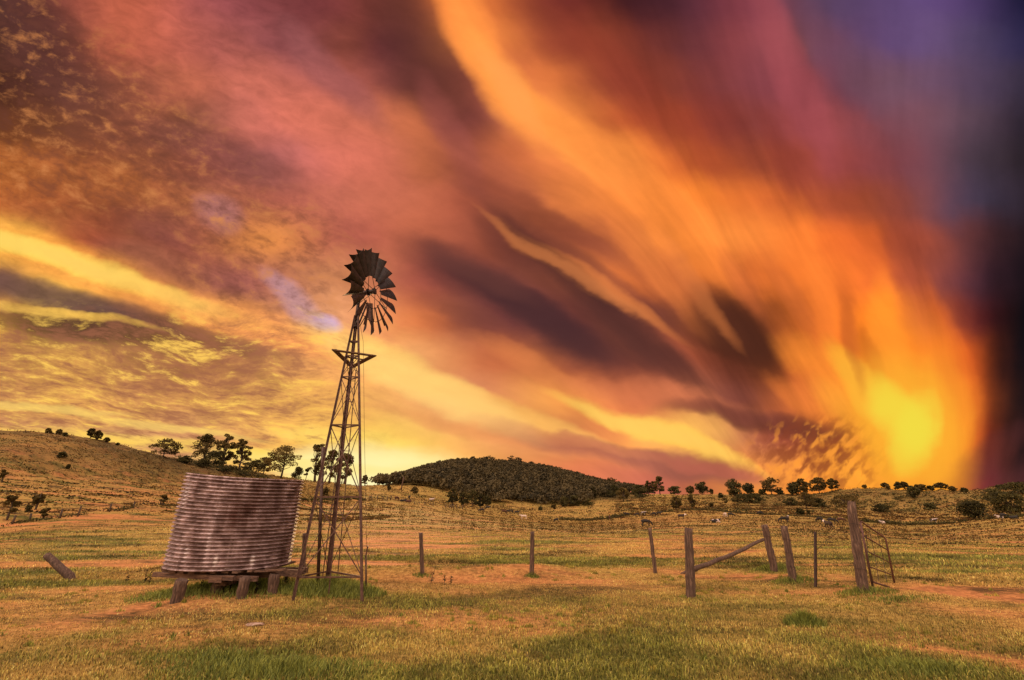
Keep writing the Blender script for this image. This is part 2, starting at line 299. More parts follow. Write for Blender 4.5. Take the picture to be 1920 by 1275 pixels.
# ground cover maps: soil, green, dark tussock, as patches at their places on the ground
PATCH = []   # x, y, radial radius, tangential radius, kind, strength
def patch(px, py, rx, ry, kind, s=1.0):
    c = hit(px, py); a = hit(px, py + ry); b = hit(px, max(py - ry, 915))
    if c is None or a is None: return
    d = math.hypot(c.x, c.y)
    rad = d - math.hypot(a.x, a.y)
    if b is not None: rad = min((math.hypot(b.x, b.y) - math.hypot(a.x, a.y)) / 2, rad * 2.2)
    PATCH.append((c.x, c.y, max(rad, .15), rx * d / FPX * .95, kind, s))
for a in [(230,1150,170,16,0,.9),(130,1112,200,10,0,.7),(330,1128,60,12,0,.9),(620,1170,170,22,0,.55),(350,1190,120,16,0,.5),(470,1172,60,10,0,.5),
          (1340,1078,180,6,0,.9),(1440,1084,60,5,0,.9),(1560,1082,60,6,0,.6),(1880,1118,90,12,0,1),(1800,1110,60,8,0,.6),(870,1088,200,7,0,.45),(1080,1092,120,6,0,.4),
          (830,1025,110,8,0,.55),(760,998,100,6,0,.9),(860,1020,60,6,0,.7),(720,1010,90,5,0,.8),(1270,1012,70,8,0,.5),(1370,1035,70,5,0,.4),(120,975,130,6,0,.9),(300,955,90,5,0,.8),(120,985,180,7,0,.6),
          (1900,1250,120,12,0,.8),(1000,1185,60,8,0,.35),(60,1185,60,8,0,.5),(1850,1150,90,10,0,.4),(620,985,60,5,0,.6),(100,880,160,12,0,.5),(130,850,90,8,0,.5),(240,920,90,8,0,.4),(1250,975,120,7,0,.35),
          (440,1112,130,16,1,1),(610,1115,85,14,1,1),(700,1120,70,12,1,.6),(500,1232,170,26,1,1),(430,1255,160,20,1,.9),(1510,1168,42,8,1,1),(1300,1132,160,14,1,.8),(1120,1120,190,14,1,.45),(1420,1140,120,10,1,.7),
          (120,1160,130,14,1,.7),(960,1050,260,7,1,.6),(1300,1100,200,8,1,.6),(100,1070,150,9,1,.6),(330,1040,180,9,1,.6),(1840,1045,120,8,1,.5),(1400,1050,110,6,1,.5),(1750,1160,160,12,1,.45),(1250,1260,240,20,1,.7),(1750,1262,120,14,1,.6),
          (1450,1062,40,8,1,.9),(1485,1092,34,7,1,.8),(850,1045,120,7,1,.5),(650,1050,100,6,1,.5),(200,900,120,8,1,.4),(700,1235,200,18,1,.4),(30,1030,80,8,1,.5),(1150,1160,140,10,1,.4)]: patch(*a)
def maps(x, y):
    d = np.hypot(x, y)
    soil = np.zeros_like(x); green = np.zeros_like(x)
    wx = x + (fbm(x * .8, y * .8, 31, 3) - .5) * (1.2 + d * .03); wy = y + (fbm(x * .8, y * .8, 37, 3) - .5) * (1.0 + d * .03)
    for (cx, cy, rr, rt, k, s) in PATCH:
        l = math.hypot(cx, cy); ex, ey = cx / l, cy / l
        a = (wx - cx) * ex + (wy - cy) * ey; b = -(wx - cx) * ey + (wy - cy) * ex
        g = s * np.exp(-((a / rr) ** 2 + (b / rt) ** 2) * .8)
        if k == 0: soil = np.maximum(soil, g)
        else: green = np.maximum(green, g)
    # streaky cover: bare strips and greener strips across the slope
    n1 = fbm(x * .5 + y * .05, y * .9, 41, 4); n2 = fbm(x * .17, y * .48, 45, 4); n3 = fbm(x * .03, y * .06, 47, 3)
    soil = np.clip(soil + np.clip(n2 - np.where(d < 11.5, .62, .56), 0, 1) * 2.2 + np.clip(n1 - .66, 0, 1) * 1.5, 0, 1)
    green = np.clip(green + np.clip(.46 - n2, 0, 1) * 2.6 + np.clip(n3 - .6, 0, 1) * 2, 0, 1)
    az_ = np.arctan2(x, y)
    hl = np.clip((R(-20) - az_) / R(8), 0, 1) * np.clip((d - 52) / 25, 0, 1)
    soil = np.clip(np.maximum(soil, hl * (.05 + 1.0 * np.clip(n3 - .35, 0, 1))), 0, 1)
    mf = np.clip((d - 11) / 4, 0, 1) * np.clip((150 - d) / 60, 0, 1)
    soil = np.clip(soil + mf * np.clip(n2 - .48, 0, 1) * 2.4, 0, 1)
    nS = fbm(x * .22, y * 1.3, 83, 4)
    green = np.clip(green + mf * np.clip(nS - .52, 0, 1) * 5, 0, 1); soil = soil * (1 - mf * np.clip((nS - .52) * 6, 0, .8))
    fg = np.clip((11.5 - d) / 3, 0, 1)
    green = np.clip(np.maximum(green, fg * (.86 + 2.4 * (n1 - .5) + 1.2 * (n2 - .5))), 0, 1)
    green = green * (1 - soil * .75)
    return soil, green

# ---------------------------------------------------------------- object helpers
def obj(name, me, mat, parent=None, loc=None):
    o = bpy.data.objects.new(name, me); col.objects.link(o)
    if mat is not None and len(me.materials) == 0: me.materials.append(mat)
    if parent is not None: o.parent = parent
    if loc is not None: o.location = loc
    return o
def empty(name, loc, rz=0):
    o = bpy.data.objects.new(name, None); col.objects.link(o); o.location = loc; o.rotation_euler = (0, 0, rz); o.empty_display_size = .2
    return o
def tag(o, label=None, cat=None, group=None, kind=None):
    if label: o['label'] = label
    if cat: o['category'] = cat
    if group: o['group'] = group
    if kind: o['kind'] = kind
    return o
def mesh_np(name, V, F, smooth=False, colors=None, attrs=None):
    """V n x 3, F m x k (uniform k)"""
    V = np.asarray(V, np.float32); F = np.asarray(F, np.int32); k = F.shape[1]
    me = bpy.data.meshes.new(name)
    me.vertices.add(len(V)); me.vertices.foreach_set('co', V.ravel())
    me.loops.add(F.size); me.loops.foreach_set('vertex_index', F.ravel())
    me.polygons.add(len(F)); me.polygons.foreach_set('loop_start', np.arange(0, F.size, k, dtype=np.int32))
    me.polygons.foreach_set('loop_total', np.full(len(F), k, np.int32))
    me.update(calc_edges=True)
    if smooth: me.polygons.foreach_set('use_smooth', np.ones(len(F), bool))
    if colors is not None:
        a = me.color_attributes.new('tint', 'FLOAT_COLOR', 'POINT'); a.data.foreach_set('color', np.concatenate([colors, np.ones((len(V), 1))], 1).astype(np.float32).ravel())
    for n, v in (attrs or {}).items():
        a = me.attributes.new(n, 'FLOAT', 'POINT'); a.data.foreach_set('value', v.astype(np.float32).ravel())
    return me
class MB:
    def __init__(s): s.v = []; s.f = []
    def quad(s, pts):
        b = len(s.v); s.v += [tuple(p) for p in pts]; s.f.append(tuple(range(b, b + len(pts))))
    def box(s, c, size, rot=None):
        b = len(s.v); hx, hy, hz_ = size[0] / 2, size[1] / 2, size[2] / 2
        for sx in (-1, 1):
            for sy in (-1, 1):
                for sz in (-1, 1):
                    p = Vector((sx * hx, sy * hy, sz * hz_))
                    if rot is not None: p = rot @ p
                    s.v.append(tuple(p + Vector(c)))
        for q in ((0, 1, 3, 2), (4, 6, 7, 5), (0, 4, 5, 1), (2, 3, 7, 6), (0, 2, 6, 4), (1, 5, 7, 3)): s.f.append(tuple(b + i for i in q))
    def beam(s, a, b_, w, h=None, up=Vector((0, 0, 1))):
        a = Vector(a); b_ = Vector(b_); h = h or w; d = (b_ - a); l = d.length; d.normalize()
        x = d.cross(up)
        if x.length < 1e-3: x = Vector((1, 0, 0))
        x.normalize(); y = x.cross(d)
        rot = Matrix((x, y, d)).transposed()
        s.box((a + b_) / 2, (w, h, l), rot)
    def angle(s, a, b_, w, t, inward):
        """L-section steel angle"""
        a = Vector(a); b_ = Vector(b_); d = (b_ - a).normalized(); n = Vector(inward); n = (n - d * n.dot(d)).normalized(); m = d.cross(n)
        for q in ((n + m).normalized(), (n - m).normalized()):
            s.beam(a + q * w / 2, b_ + q * w / 2, t, w, up=d.cross(q).cross(d) if False else q)
    def tube(s, pts, rad, seg=8, cap=True):
        pts = [Vector(p) for p in pts]; n = len(pts)
        if not hasattr(rad, '__len__'): rad = [rad] * n
        b = len(s.v); prev = None
        for i, p in enumerate(pts):
            t = (pts[min(i + 1, n - 1)] - pts[max(i - 1, 0)]).normalized()
            ref = Vector((0, 0, 1)) if abs(t.z) < .9 else Vector((1, 0, 0))
            x = t.cross(ref).normalized() if prev is None else (prev - t * prev.dot(t)).normalized()
            prev = x; y = t.cross(x)
            for k in range(seg):
                a = 2 * math.pi * k / seg
                s.v.append(tuple(p + (x * math.cos(a) + y * math.sin(a)) * rad[i]))
        for i in range(n - 1):
            for k in range(seg):
                s.f.append((b + i * seg + k, b + i * seg + (k + 1) % seg, b + (i + 1) * seg + (k + 1) % seg, b + (i + 1) * seg + k))
        if cap:
            s.f.append(tuple(b + k for k in range(seg))[::-1]); s.f.append(tuple(b + (n - 1) * seg + k for k in range(seg)))
    def mesh(s, name, smooth=False):
        me = bpy.data.meshes.new(name); me.from_pydata(s.v, [], s.f); me.update()
        if smooth:
            for p in me.polygons: p.use_smooth = len(p.vertices) == 4
        return me
    def build(s, name, mat, parent=None, smooth=False):
        return obj(name, s.mesh(name, smooth), mat, parent)

# ---------------------------------------------------------------- materials
def new_mat(name):
    m = bpy.data.materials.new(name); m.use_nodes = True; nt = m.node_tree; nt.nodes.clear()
    out = nt.nodes.new('ShaderNodeOutputMaterial'); b = nt.nodes.new('ShaderNodeBsdfPrincipled'); nt.links.new(b.outputs[0], out.inputs[0])
    return m, nt, b, out
def nnode(nt, vec, scale, detail=4, rough=.55, dist=0.0):
    n = nt.nodes.new('ShaderNodeTexNoise'); n.inputs['Scale'].default_value = scale; n.inputs['Detail'].default_value = detail
    n.inputs['Roughness'].default_value = rough; n.inputs['Distortion'].default_value = dist
    if vec is not None: nt.links.new(vec, n.inputs['Vector'])
    return n
def ramp(nt, fac, stops):
    r = nt.nodes.new('ShaderNodeValToRGB'); nt.links.new(fac, r.inputs[0]); e = r.color_ramp.elements
    while len(e) < len(stops): e.new(.5)
    for i, (p, c) in enumerate(stops): e[i].position = p
    for i, (p, c) in enumerate(stops): e[i].color = (*c, 1) if len(c) == 3 else c
    return r.outputs[0]
def mapping(nt, src, scale):
    tc = nt.nodes.new('ShaderNodeTexCoord'); mp = nt.nodes.new('ShaderNodeMapping'); nt.links.new(tc.outputs[src], mp.inputs[0]); mp.inputs['Scale'].default_value = scale
    return mp.outputs[0]
def bump(nt, h, b, strength=.4, dist=.02):
    n = nt.nodes.new('ShaderNodeBump'); n.inputs['Strength'].default_value = strength; n.inputs['Distance'].default_value = dist
    nt.links.new(h, n.inputs['Height']); nt.links.new(n.outputs[0], b.inputs['Normal'])
def mixc(nt, a, b, f, blend='MIX'):
    n = nt.nodes.new('ShaderNodeMix'); n.data_type = 'RGBA'; n.blend_type = blend
    for s, v in ((n.inputs[0], f), (n.inputs[6], a), (n.inputs[7], b)):
        if isinstance(v, bpy.types.NodeSocket): nt.links.new(v, s)
        else: s.default_value = v if not hasattr(v, '__len__') else (*v, 1)
    return n.outputs[2]

def wood_mat(name, c1, c2, c3, grain=(14, 14, 1.2)):
    m, nt, b, out = new_mat(name)
    v = mapping(nt, 'Object', grain); n = nnode(nt, v, 3.0, 8, .65, .6)
    c = ramp(nt, n.outputs[0], [(.30, c1), (.5, c2), (.72, c3)])
    n2 = nnode(nt, mapping(nt, 'Object', (3, 3, 3)), 2.2, 4, .6)
    c = mixc(nt, c, (.07, .035, .025), ramp(nt, n2.outputs[0], [(.5, (0, 0, 0)), (.7, (.7, .7, .7))]))
    nt.links.new(c, b.inputs['Base Color']); b.inputs['Roughness'].default_value = .9
    bump(nt, n.outputs[0], b, .9, .03)
    return m
MW = wood_mat('weathered_wood', (.018, .010, .009), (.09, .05, .036), (.24, .15, .11))
MW2 = wood_mat('plank_wood', (.025, .014, .010), (.12, .062, .042), (.26, .16, .11), (1.5, 9, 9))
MBARK = wood_mat('bark', (.02, .014, .010), (.06, .04, .03), (.12, .09, .07), (4, 4, .6))
def metal_mat(name, c1, c2, rough=.55, metallic=.5, scale=14):
    m, nt, b, out = new_mat(name)
    n = nnode(nt, mapping(nt, 'Object', (1, 1, 1)), scale, 6, .65)
    nt.links.new(ramp(nt, n.outputs[0], [(.38, c1), (.62, c2)]), b.inputs['Base Color'])
    b.inputs['Roughness'].default_value = rough; b.inputs['Metallic'].default_value = metallic
    bump(nt, n.outputs[0], b, .3, .004)
    return m
MST = metal_mat('rusty_steel', (.05, .02, .015), (.125, .062, .046), .6, .35)
MDK = metal_mat('dark_steel', (.02, .012, .012), (.06, .03, .028), .55, .4)
MBL = metal_mat('blade_steel', (.010, .006, .007), (.04, .024, .026), .55, .3, 9)
MGT = metal_mat('gate_steel', (.06, .024, .018), (.14, .06, .045), .6, .3)
MPIPE = metal_mat('pipe_steel', (.03, .018, .016), (.09, .05, .04), .5, .4)

def leaf_mat(name, c1, c2, trans=.35):
    m, nt, b, out = new_mat(name)
    at_ = nt.nodes.new('ShaderNodeAttribute'); at_.attribute_name = 'tint'
    oi = nt.nodes.new('ShaderNodeObjectInfo')
    c = mixc(nt, c1, c2, at_.outputs['Fac'])
    hsv = nt.nodes.new('ShaderNodeHueSaturation'); nt.links.new(c, hsv.inputs['Color'])
    mr = nt.nodes.new('ShaderNodeMapRange'); nt.links.new(oi.outputs['Random'], mr.inputs[0]); mr.inputs[3].default_value = .75; mr.inputs[4].default_value = 1.25
    nt.links.new(mr.outputs[0], hsv.inputs['Value'])
    nt.links.new(hsv.outputs[0], b.inputs['Base Color']); b.inputs['Roughness'].default_value = .7; b.inputs['Specular IOR Level'].default_value = .2
    t = nt.nodes.new('ShaderNodeBsdfTranslucent'); nt.links.new(hsv.outputs[0], t.inputs[0])
    mx = nt.nodes.new('ShaderNodeMixShader'); mx.inputs[0].default_value = trans
    nt.links.new(b.outputs[0], mx.inputs[1]); nt.links.new(t.outputs[0], mx.inputs[2]); nt.links.new(mx.outputs[0], out.inputs[0])
    return m
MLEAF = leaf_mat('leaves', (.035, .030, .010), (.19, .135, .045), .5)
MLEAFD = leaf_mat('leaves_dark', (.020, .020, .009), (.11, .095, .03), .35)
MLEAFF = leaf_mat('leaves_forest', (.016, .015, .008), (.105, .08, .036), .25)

def grass_mat():
    m, nt, b, out = new_mat('grass_blades')
    a = nt.nodes.new('ShaderNodeAttribute'); a.attribute_name = 'tint'
    nt.links.new(a.outputs['Color'], b.inputs['Base Color']); b.inputs['Roughness'].default_value = .6; b.inputs['Specular IOR Level'].default_value = .25
    t = nt.nodes.new('ShaderNodeBsdfTranslucent'); nt.links.new(a.outputs['Color'], t.inputs[0])
    mx = nt.nodes.new('ShaderNodeMixShader'); mx.inputs[0].default_value = .42
    nt.links.new(b.outputs[0], mx.inputs[1]); nt.links.new(t.outputs[0], mx.inputs[2]); nt.links.new(mx.outputs[0], out.inputs[0])
    return m
MGR = grass_mat()

def ground_mat():
    m, nt, b, out = new_mat('pasture')
    g = nt.nodes.new('ShaderNodeNewGeometry'); P = g.outputs['Position']
    s = nt.nodes.new('ShaderNodeAttribute'); s.attribute_name = 'soil'
    gr = nt.nodes.new('ShaderNodeAttribute'); gr.attribute_name = 'green'
    dk = nt.nodes.new('ShaderNodeAttribute'); dk.attribute_name = 'scrub'
    n1 = nnode(nt, P, 9.0, 6, .7); n2 = nnode(nt, P, 1.3, 6, .65)
    straw = ramp(nt, n1.outputs[0], [(.3, (.13, .08, .022)), (.5, (.38, .25, .068)), (.7, (.58, .40, .125))])
    soil = ramp(nt, n1.outputs[0], [(.3, (.20, .085, .035)), (.55, (.50, .21, .08)), (.75, (.64, .32, .14))])
    green = ramp(nt, n1.outputs[0], [(.3, (.05, .055, .015)), (.55, (.13, .13, .03)), (.75, (.24, .21, .06))])
    c = mixc(nt, straw, green, gr.outputs['Fac'])
    ma = nt.nodes.new('ShaderNodeMath'); ma.operation = 'MULTIPLY_ADD'; nt.links.new(n2.outputs[0], ma.inputs[0]); ma.inputs[1].default_value = .9; ma.inputs[2].default_value = -.45
    mb = nt.nodes.new('ShaderNodeMath'); mb.operation = 'ADD'; mb.use_clamp = True; nt.links.new(ma.outputs[0], mb.inputs[0]); nt.links.new(s.outputs['Fac'], mb.inputs[1])
    c = mixc(nt, c, soil, mb.outputs[0])
    # tussock streaks lying across the slopes
    mp = nt.nodes.new('ShaderNodeMapping'); nt.links.new(P, mp.inputs[0]); mp.inputs['Scale'].default_value = (.30, .75, 1.9)
    n3 = nnode(nt, mp.outputs[0], 1.0, 6, .72, .5)
    c = mixc(nt, c, (.035, .028, .012), ramp(nt, n3.outputs[0], [(.50, (0, 0, 0)), (.62, (.85, .85, .85))]))
    c = mixc(nt, c, (.05, .04, .018), dk.outputs['Fac'])
    nt.links.new(c, b.inputs['Base Color']); b.inputs['Roughness'].default_value = .95; b.inputs['Specular IOR Level'].default_value = .1
    bump(nt, n1.outputs[0], b, .7, .06)
    return m
MG = ground_mat()

# ---------------------------------------------------------------- ground sheet
def build_ground():
    az_front = np.linspace(R(-60), R(60), 560); az_back = np.linspace(R(60), R(300), 90)[1:-1]
    az = np.concatenate([az_front, az_back]); na = len(az)
    rr = np.concatenate([[0.0, 1.0, 2.0], np.exp(np.linspace(math.log(3), math.log(620), 460)), np.exp(np.linspace(math.log(660), math.log(7000), 14))])
    nr = len(rr); A, D = np.meshgrid(az, rr)
    x = D * np.sin(A); y = D * np.cos(A); z = height(x, y)
    soil, green = maps(x, y)
    # the wooded hill's floor and the gully lines are darker cover
    V = np.stack([x, y, z], -1).reshape(-1, 3)
    i = np.arange(nr - 1)[:, None] * na; j = np.arange(na)[None, :]; j2 = (j + 1) % na
    F = np.stack([i + j, i + j2, i + na + j2, i + na + j], -1).reshape(-1, 4)[:, ::-1]
    pxm = 960 + FPX * np.tan(A) * 1.06
    scrub = np.clip((D - 290) / 30, 0, 1) * np.clip((pxm - 640) / 60, 0, 1) * np.clip((1230 - pxm) / 60, 0, 1)
    scrub = np.where(np.abs(A) < R(59), scrub, 0) * .8
    hillr = np.clip((D - 215) / 60, 0, 1) * np.clip((A - R(20)) / R(8), 0, 1) * (A < R(62)) * .45 + np.clip((D - 80) / 60, 0, 1) * np.clip((R(-22) - A) / R(10), 0, 1) * (D < 170) * np.clip(fbm(x * .08, y * .08, 71, 3) * 1.7 - .05, .5, .95)
    scrub = np.clip(np.maximum(scrub, hillr), 0, 1)
    me = mesh_np('ground', V, F, True, attrs={'soil': soil, 'green': green, 'scrub': scrub})
    o = obj('ground', me, MG); tag(o, kind='structure')
build_ground()

# ---------------------------------------------------------------- grass
def blades(n_, d0, d1, w, h, dpow, azlim=54, tall_green=.9, seed=1, keep=None, dref=None, var=.0):
    g = np.random.default_rng(seed)
    a = g.uniform(R(-azlim), R(azlim), n_)
    t = g.uniform(0, 1, n_)
    if abs(dpow) < 1e-6: d = d0 * (d1 / d0) ** t
    else: d = (d0 ** dpow + t * (d1 ** dpow - d0 ** dpow)) ** (1 / dpow)
    x = d * np.sin(a); y = d * np.cos(a)
    # clumping
    cx = (g.random(n_) - .5) * .10 * d / 8; cy = (g.random(n_) - .5) * .10 * d / 8
    x = np.round(x / (.16 * d / 8)) * (.16 * d / 8) * .25 + x * .75 + cx; y = y + cy
    soil, green = maps(x, y)
    ln = fbm(x * 2.2, y * 2.2, 91, 3)
    k = g.random(n_) < np.clip(1.2 - soil * 1.2, .06, 1)
    if keep is not None: k &= keep(x, y, d, g)
    x, y, d, a, soil, green, ln = [q[k] for q in (x, y, d, a, soil, green, ln)]; n = len(x)
    z = height(x, y)
    hh = h * g.uniform(.5, 1.25, n) * (1 + tall_green * green ** 1.5) * (1 - .5 * soil) * (.6 + .8 * ln)
    ww = w * g.uniform(.6, 1.4, n)
    if dref: q_ = np.clip(d / dref, .12, 1.3); hh = hh * q_; ww = ww * q_
    th = g.uniform(0, math.pi, n)
    # mostly broadside so that a thin blade still shows
    th = th * .6 - a + .2 * math.pi
    dxx = np.cos(th) * ww; dyy = np.sin(th) * ww
    lean = g.uniform(-1, 1, (n, 2)) * hh[:, None] * .75
    V = np.zeros((n, 5, 3))
    V[:, 0] = np.stack([x - dxx / 2, y - dyy / 2, z - .01], 1); V[:, 1] = np.stack([x + dxx / 2, y + dyy / 2, z - .01], 1)
    mx = x + lean[:, 0] * .35; my = y + lean[:, 1] * .35; mz = z + hh * .6
    V[:, 2] = np.stack([mx + dxx * .38, my + dyy * .38, mz], 1); V[:, 3] = np.stack([mx - dxx * .38, my - dyy * .38, mz], 1)
    V[:, 4] = np.stack([x + lean[:, 0], y + lean[:, 1], z + hh * (.95 - .3 * np.abs(lean).max(1) / np.maximum(hh, 1e-3))], 1)
    b = np.arange(n)[:, None] * 5
    F = np.concatenate([b + np.array([[0, 1, 2]]), b + np.array([[0, 2, 3]]), b + np.array([[3, 2, 4]])], 0)
    straw = np.array([.70, .50, .17]); dry = np.array([.28, .17, .055]); grn = np.array([.36, .37, .08]); dkg = np.array([.12, .14, .03]); org = np.array([.74, .38, .14])
    u = g.random((n, 1)); v = g.random((n, 1))
    G = np.clip(green[:, None] * 1.1 + (v - .62) * .9, 0, 1)
    c0 = straw * u + dry * (1 - u); c0 = c0 * (1 - soil[:, None] * .6) + org * soil[:, None] * .6
    c1 = grn * u + dkg * (1 - u)
    c = c0 * (1 - G) + c1 * G
    st_ = fbm(x * .45, y * 1.1, 63, 4)
    c = c * (.32 + 1.38 * ln[:, None]) * (1 - .72 * np.clip((st_ - .53) * 9, 0, 1) * np.clip((d - 7) / 8, .25, 1))[:, None]
    if var: c = c * (1 + var * g.normal(size=(n, 1))).clip(.25, 2.0)
    c = np.clip(c, 0, .85)
    return V.reshape(-1, 3), F, np.repeat(c, 5, 0)
def build_grass():
    o = obj('grass', mesh_np('grass', *(lambda q: (q[0], q[1]))(q0 := blades(400000, 4.6, 17, .0095, .032, .7, seed=1, var=.6)), colors=q0[2]), MGR)
    tag(o, 'short straw and green pasture grass in the foreground', kind='stuff')
    q = blades(260000, 15, 60, .026, .055, .3, seed=2, tall_green=.35, var=.35)
    o = obj('grass', mesh_np('grass_mid', q[0], q[1], colors=q[2]), MGR); tag(o, 'dry pasture grass across the middle paddock', kind='stuff')
    # darker tussocks on the far slopes
    q = blades(190000, 20, 330, .34, .36, .45, seed=3, tall_green=.4, dref=180,
               keep=lambda x, y, d, g: (fbm(x * .22, y * .5, 77, 3) > .50 - .06 * g.random(len(x))) & (g.random(len(x)) < np.clip((d - 18) / 60, .1, 1)))
    c = q[2] * np.array([.30, .25, .24])
    o = obj('grass', mesh_np('tussocks', q[0], q[1], colors=c), MGR); tag(o, 'dark grass tussocks on the far slopes', kind='stuff')
    # low dark woody tussocks lying in lines along the hill contours
    for (sd_, a0, a1, d0_, d1_, n_, w_, h_, th_) in ((31, -56, -14, 56, 170, 60000, .30, .13, .49), (32, 12, 54, 185, 335, 40000, .8, .36, .48), (33, -30, 54, 40, 190, 16000, .28, .10, .54)):
        g_ = np.random.default_rng(sd_)
        def kp(x, y, d, g, a0=a0, a1=a1, th_=th_):
            a = np.arctan2(x, y); z = height(x, y, False)
            return (a > R(a0)) & (a < R(a1)) & (fbm(a * d * .22, z * 3.2 + d * .05, 88, 4) > th_ + .05 * g.random(len(x)))
        q = blades(n_ * 3, d0_, d1_, w_, h_, 1.0, seed=sd_, tall_green=.2, keep=kp)
        c = q[2] * np.array([.30, .24, .24])
        o = obj('tussocks', mesh_np('tussock_lines', q[0], q[1], colors=c), MGR); tag(o, {31: 'dark tussock lines on the left hill', 32: 'dark scrubby ground cover on the right slope', 33: 'sparse dark tussocks on the middle paddock'}[sd_], kind='stuff')
    # rank green growth under the tank stand, in the windmill's foot and in tufts
    Vs = []; Fs = []; Cs = []; off = 0
    g = np.random.default_rng(9)
    spots = [(-5.5, 9.75, 1.35, .7, 2600, .17), (-5.3, 10.2, 1.0, .5, 900, .28), (-3.45, 9.75, .85, .42, 3400, .24), (-3.6, 10.4, .6, .4, 900, .2), (-6.2, 9.3, .6, .25, 700, .13)]
    p = hit(1510, 1172); spots.append((p.x, p.y, .26, .14, 1300, .19))
    for (px, py, a, b_, n_, hh_) in ((1453,1068,.5,.25,700,.13),(1490,1090,.45,.2,700,.13),(1625,1112,.5,.22,700,.14),(1680,1125,.7,.2,500,.08),(1296,1120,.2,.12,200,.08),(998,1082,.15,.1,200,.12),(790,1080,.2,.1,200,.08),(1750,1262,.5,.2,900,.11),(520,1262,1.1,.4,4200,.11),(420,1240,.8,.35,2000,.09),(1700,1255,.7,.3,1100,.1)):
        p = hit(px, py); spots.append((p.x, p.y, a, b_, n_, hh_))
    for k in range(1500):
        a = g.uniform(R(-52), R(52)); dd = (4.8 ** .6 + g.random() * (15 ** .6 - 4.8 ** .6)) ** (1 / .6)
        tx, ty = dd * math.sin(a), dd * math.cos(a)
        if fbm(np.array([tx * .7]), np.array([ty * .7]), 55, 3)[0] > .44 + .2 * g.random(): spots.append((tx, ty, g.uniform(.03, .12), g.uniform(.02, .07), int(g.integers(12, 45)), g.uniform(.035, .085)))
    for (cx, cy, ra, rb, n_, hh_) in spots:
        r = g.random(n_) ** .8 * 1.15; t = g.uniform(0, 2 * math.pi, n_)
        x = cx + ra * r * np.cos(t) * 1.1; y = cy + rb * r * np.sin(t) * 1.1; z = height(x, y)
        h = hh_ * g.uniform(.4, 1.2, n_) * (1.15 - .7 * np.minimum(r, 1.1)); ww = g.uniform(.006, .012, n_) * (1 + hh_)
        lx = g.uniform(-1, 1, n_) * h * .6; ly = g.uniform(-1, 1, n_) * h * .6
        V = np.zeros((n_, 5, 3))
        V[:, 0] = np.stack([x - ww / 2, y, z - .01], 1); V[:, 1] = np.stack([x + ww / 2, y, z - .01], 1)
        V[:, 2] = np.stack([x + lx * .35 + ww * .4, y + ly * .35, z + h * .6], 1); V[:, 3] = np.stack([x + lx * .35 - ww * .4, y + ly * .35, z + h * .6], 1)
        V[:, 4] = np.stack([x + lx, y + ly, z + h], 1)
        b = np.arange(n_)[:, None] * 5 + off
        Fs.append(np.concatenate([b + np.array([[0, 1, 2]]), b + np.array([[0, 2, 3]]), b + np.array([[3, 2, 4]])], 0)); Vs.append(V.reshape(-1, 3)); off += n_ * 5
        u = g.random((n_, 1)); c = np.array([.30, .33, .07]) * u + np.array([.07, .10, .025]) * (1 - u)
        c = c * g.uniform(.55, 1.5, (n_, 1))
        if n_ < 60: c = c * g.uniform(.7, 1.2) + np.array([.16, .07, .01]) * g.uniform(0, 1)
        Cs.append(np.repeat(c, 5, 0))
    o = obj('grass', mesh_np('rank_grass', np.concatenate(Vs), np.concatenate(Fs), colors=np.concatenate(Cs)), MGR)
    tag(o, 'rank green grass tufts round the posts, tank stand and windmill feet', kind='stuff')
build_grass()
#@@PART2
# ================================================================ objects
def post(px, py, tx, ty, r, label, name='fence_post', cat='post', mat=None, sq=False, Yoff=0.0, group=None, rtop=None, sides=12, top_cut=0.0, wraps=0):
    base = hit(px, py)
    top = at(tx, ty, base.y + Yoff)
    e = tuple(base)
    mb = MB(); d = top - base; n = 14; g = random.Random(int(px * 7 + py))
    pts = []; rad = []
    for i in range(n + 1):
        t = i / n; p = d * t + Vector((0, 0, -.12)) * (1 - min(1, t * 8))
        p += Vector((g.uniform(-1, 1), g.uniform(-1, 1), 0)) * r * .10
        pts.append(p); rad.append(r * (1.06 - .14 * t) * g.uniform(.95, 1.05))
    if rtop: rad = [a * (1 + (rtop / r - 1) * i / n) for i, a in enumerate(rad)]
    mb.tube(pts, rad, sides)
    # ragged, checked surface
    for i in range(len(mb.v)):
        v = Vector(mb.v[i]); k = i % sides
        mb.v[i] = tuple(v + Vector((math.cos(k * 2.4), math.sin(k * 2.4), 0)) * r * (.06 if k % 3 else -.10))
    if top_cut:
        for i in range(sides * n, sides * (n + 1)):
            v = mb.v[i]; mb.v[i] = (v[0], v[1], v[2] + (g.uniform(-1, 1)) * top_cut)
    me = mb.mesh(name, True); o = obj(name, me, mat or MW, loc=base)
    tag(o, label, cat, group)
    for k in range(wraps):
        t = .25 + .5 * k / max(1, wraps - 1) if wraps > 1 else .4
        c = d * t; w = MB(); ring_ = []
        for a in range(15):
            th = a / 14 * 2 * math.pi * 1.0
            ring_.append(c + Vector((math.cos(th) * r * 1.16, math.sin(th) * r * 1.16, .02 * math.sin(th * 2))))
        w.tube(ring_, .0035, 5); w.build('wire_wrap', MDK, o)
    return o, base, top
GF = 'posts of the broken paddock fence'
P1 = post(1295, 1121, 1291, 990, .088, 'thick upright round wooden post, nearest one left of the gate', group=GF, rtop=.083)
P2 = post(1452, 1071, 1433, 984, .085, 'leaning wooden post that carries the upper end of the diagonal rail', group=GF, wraps=2)
P3 = post(1487, 1090, 1470, 986, .080, 'leaning wooden post standing in a grass tuft beside the thin steel picket', group=GF, wraps=3)
P4 = post(1229, 1075, 1218, 990, .045, 'slim leaning wooden fence post behind and left of the thick upright post', group=GF)
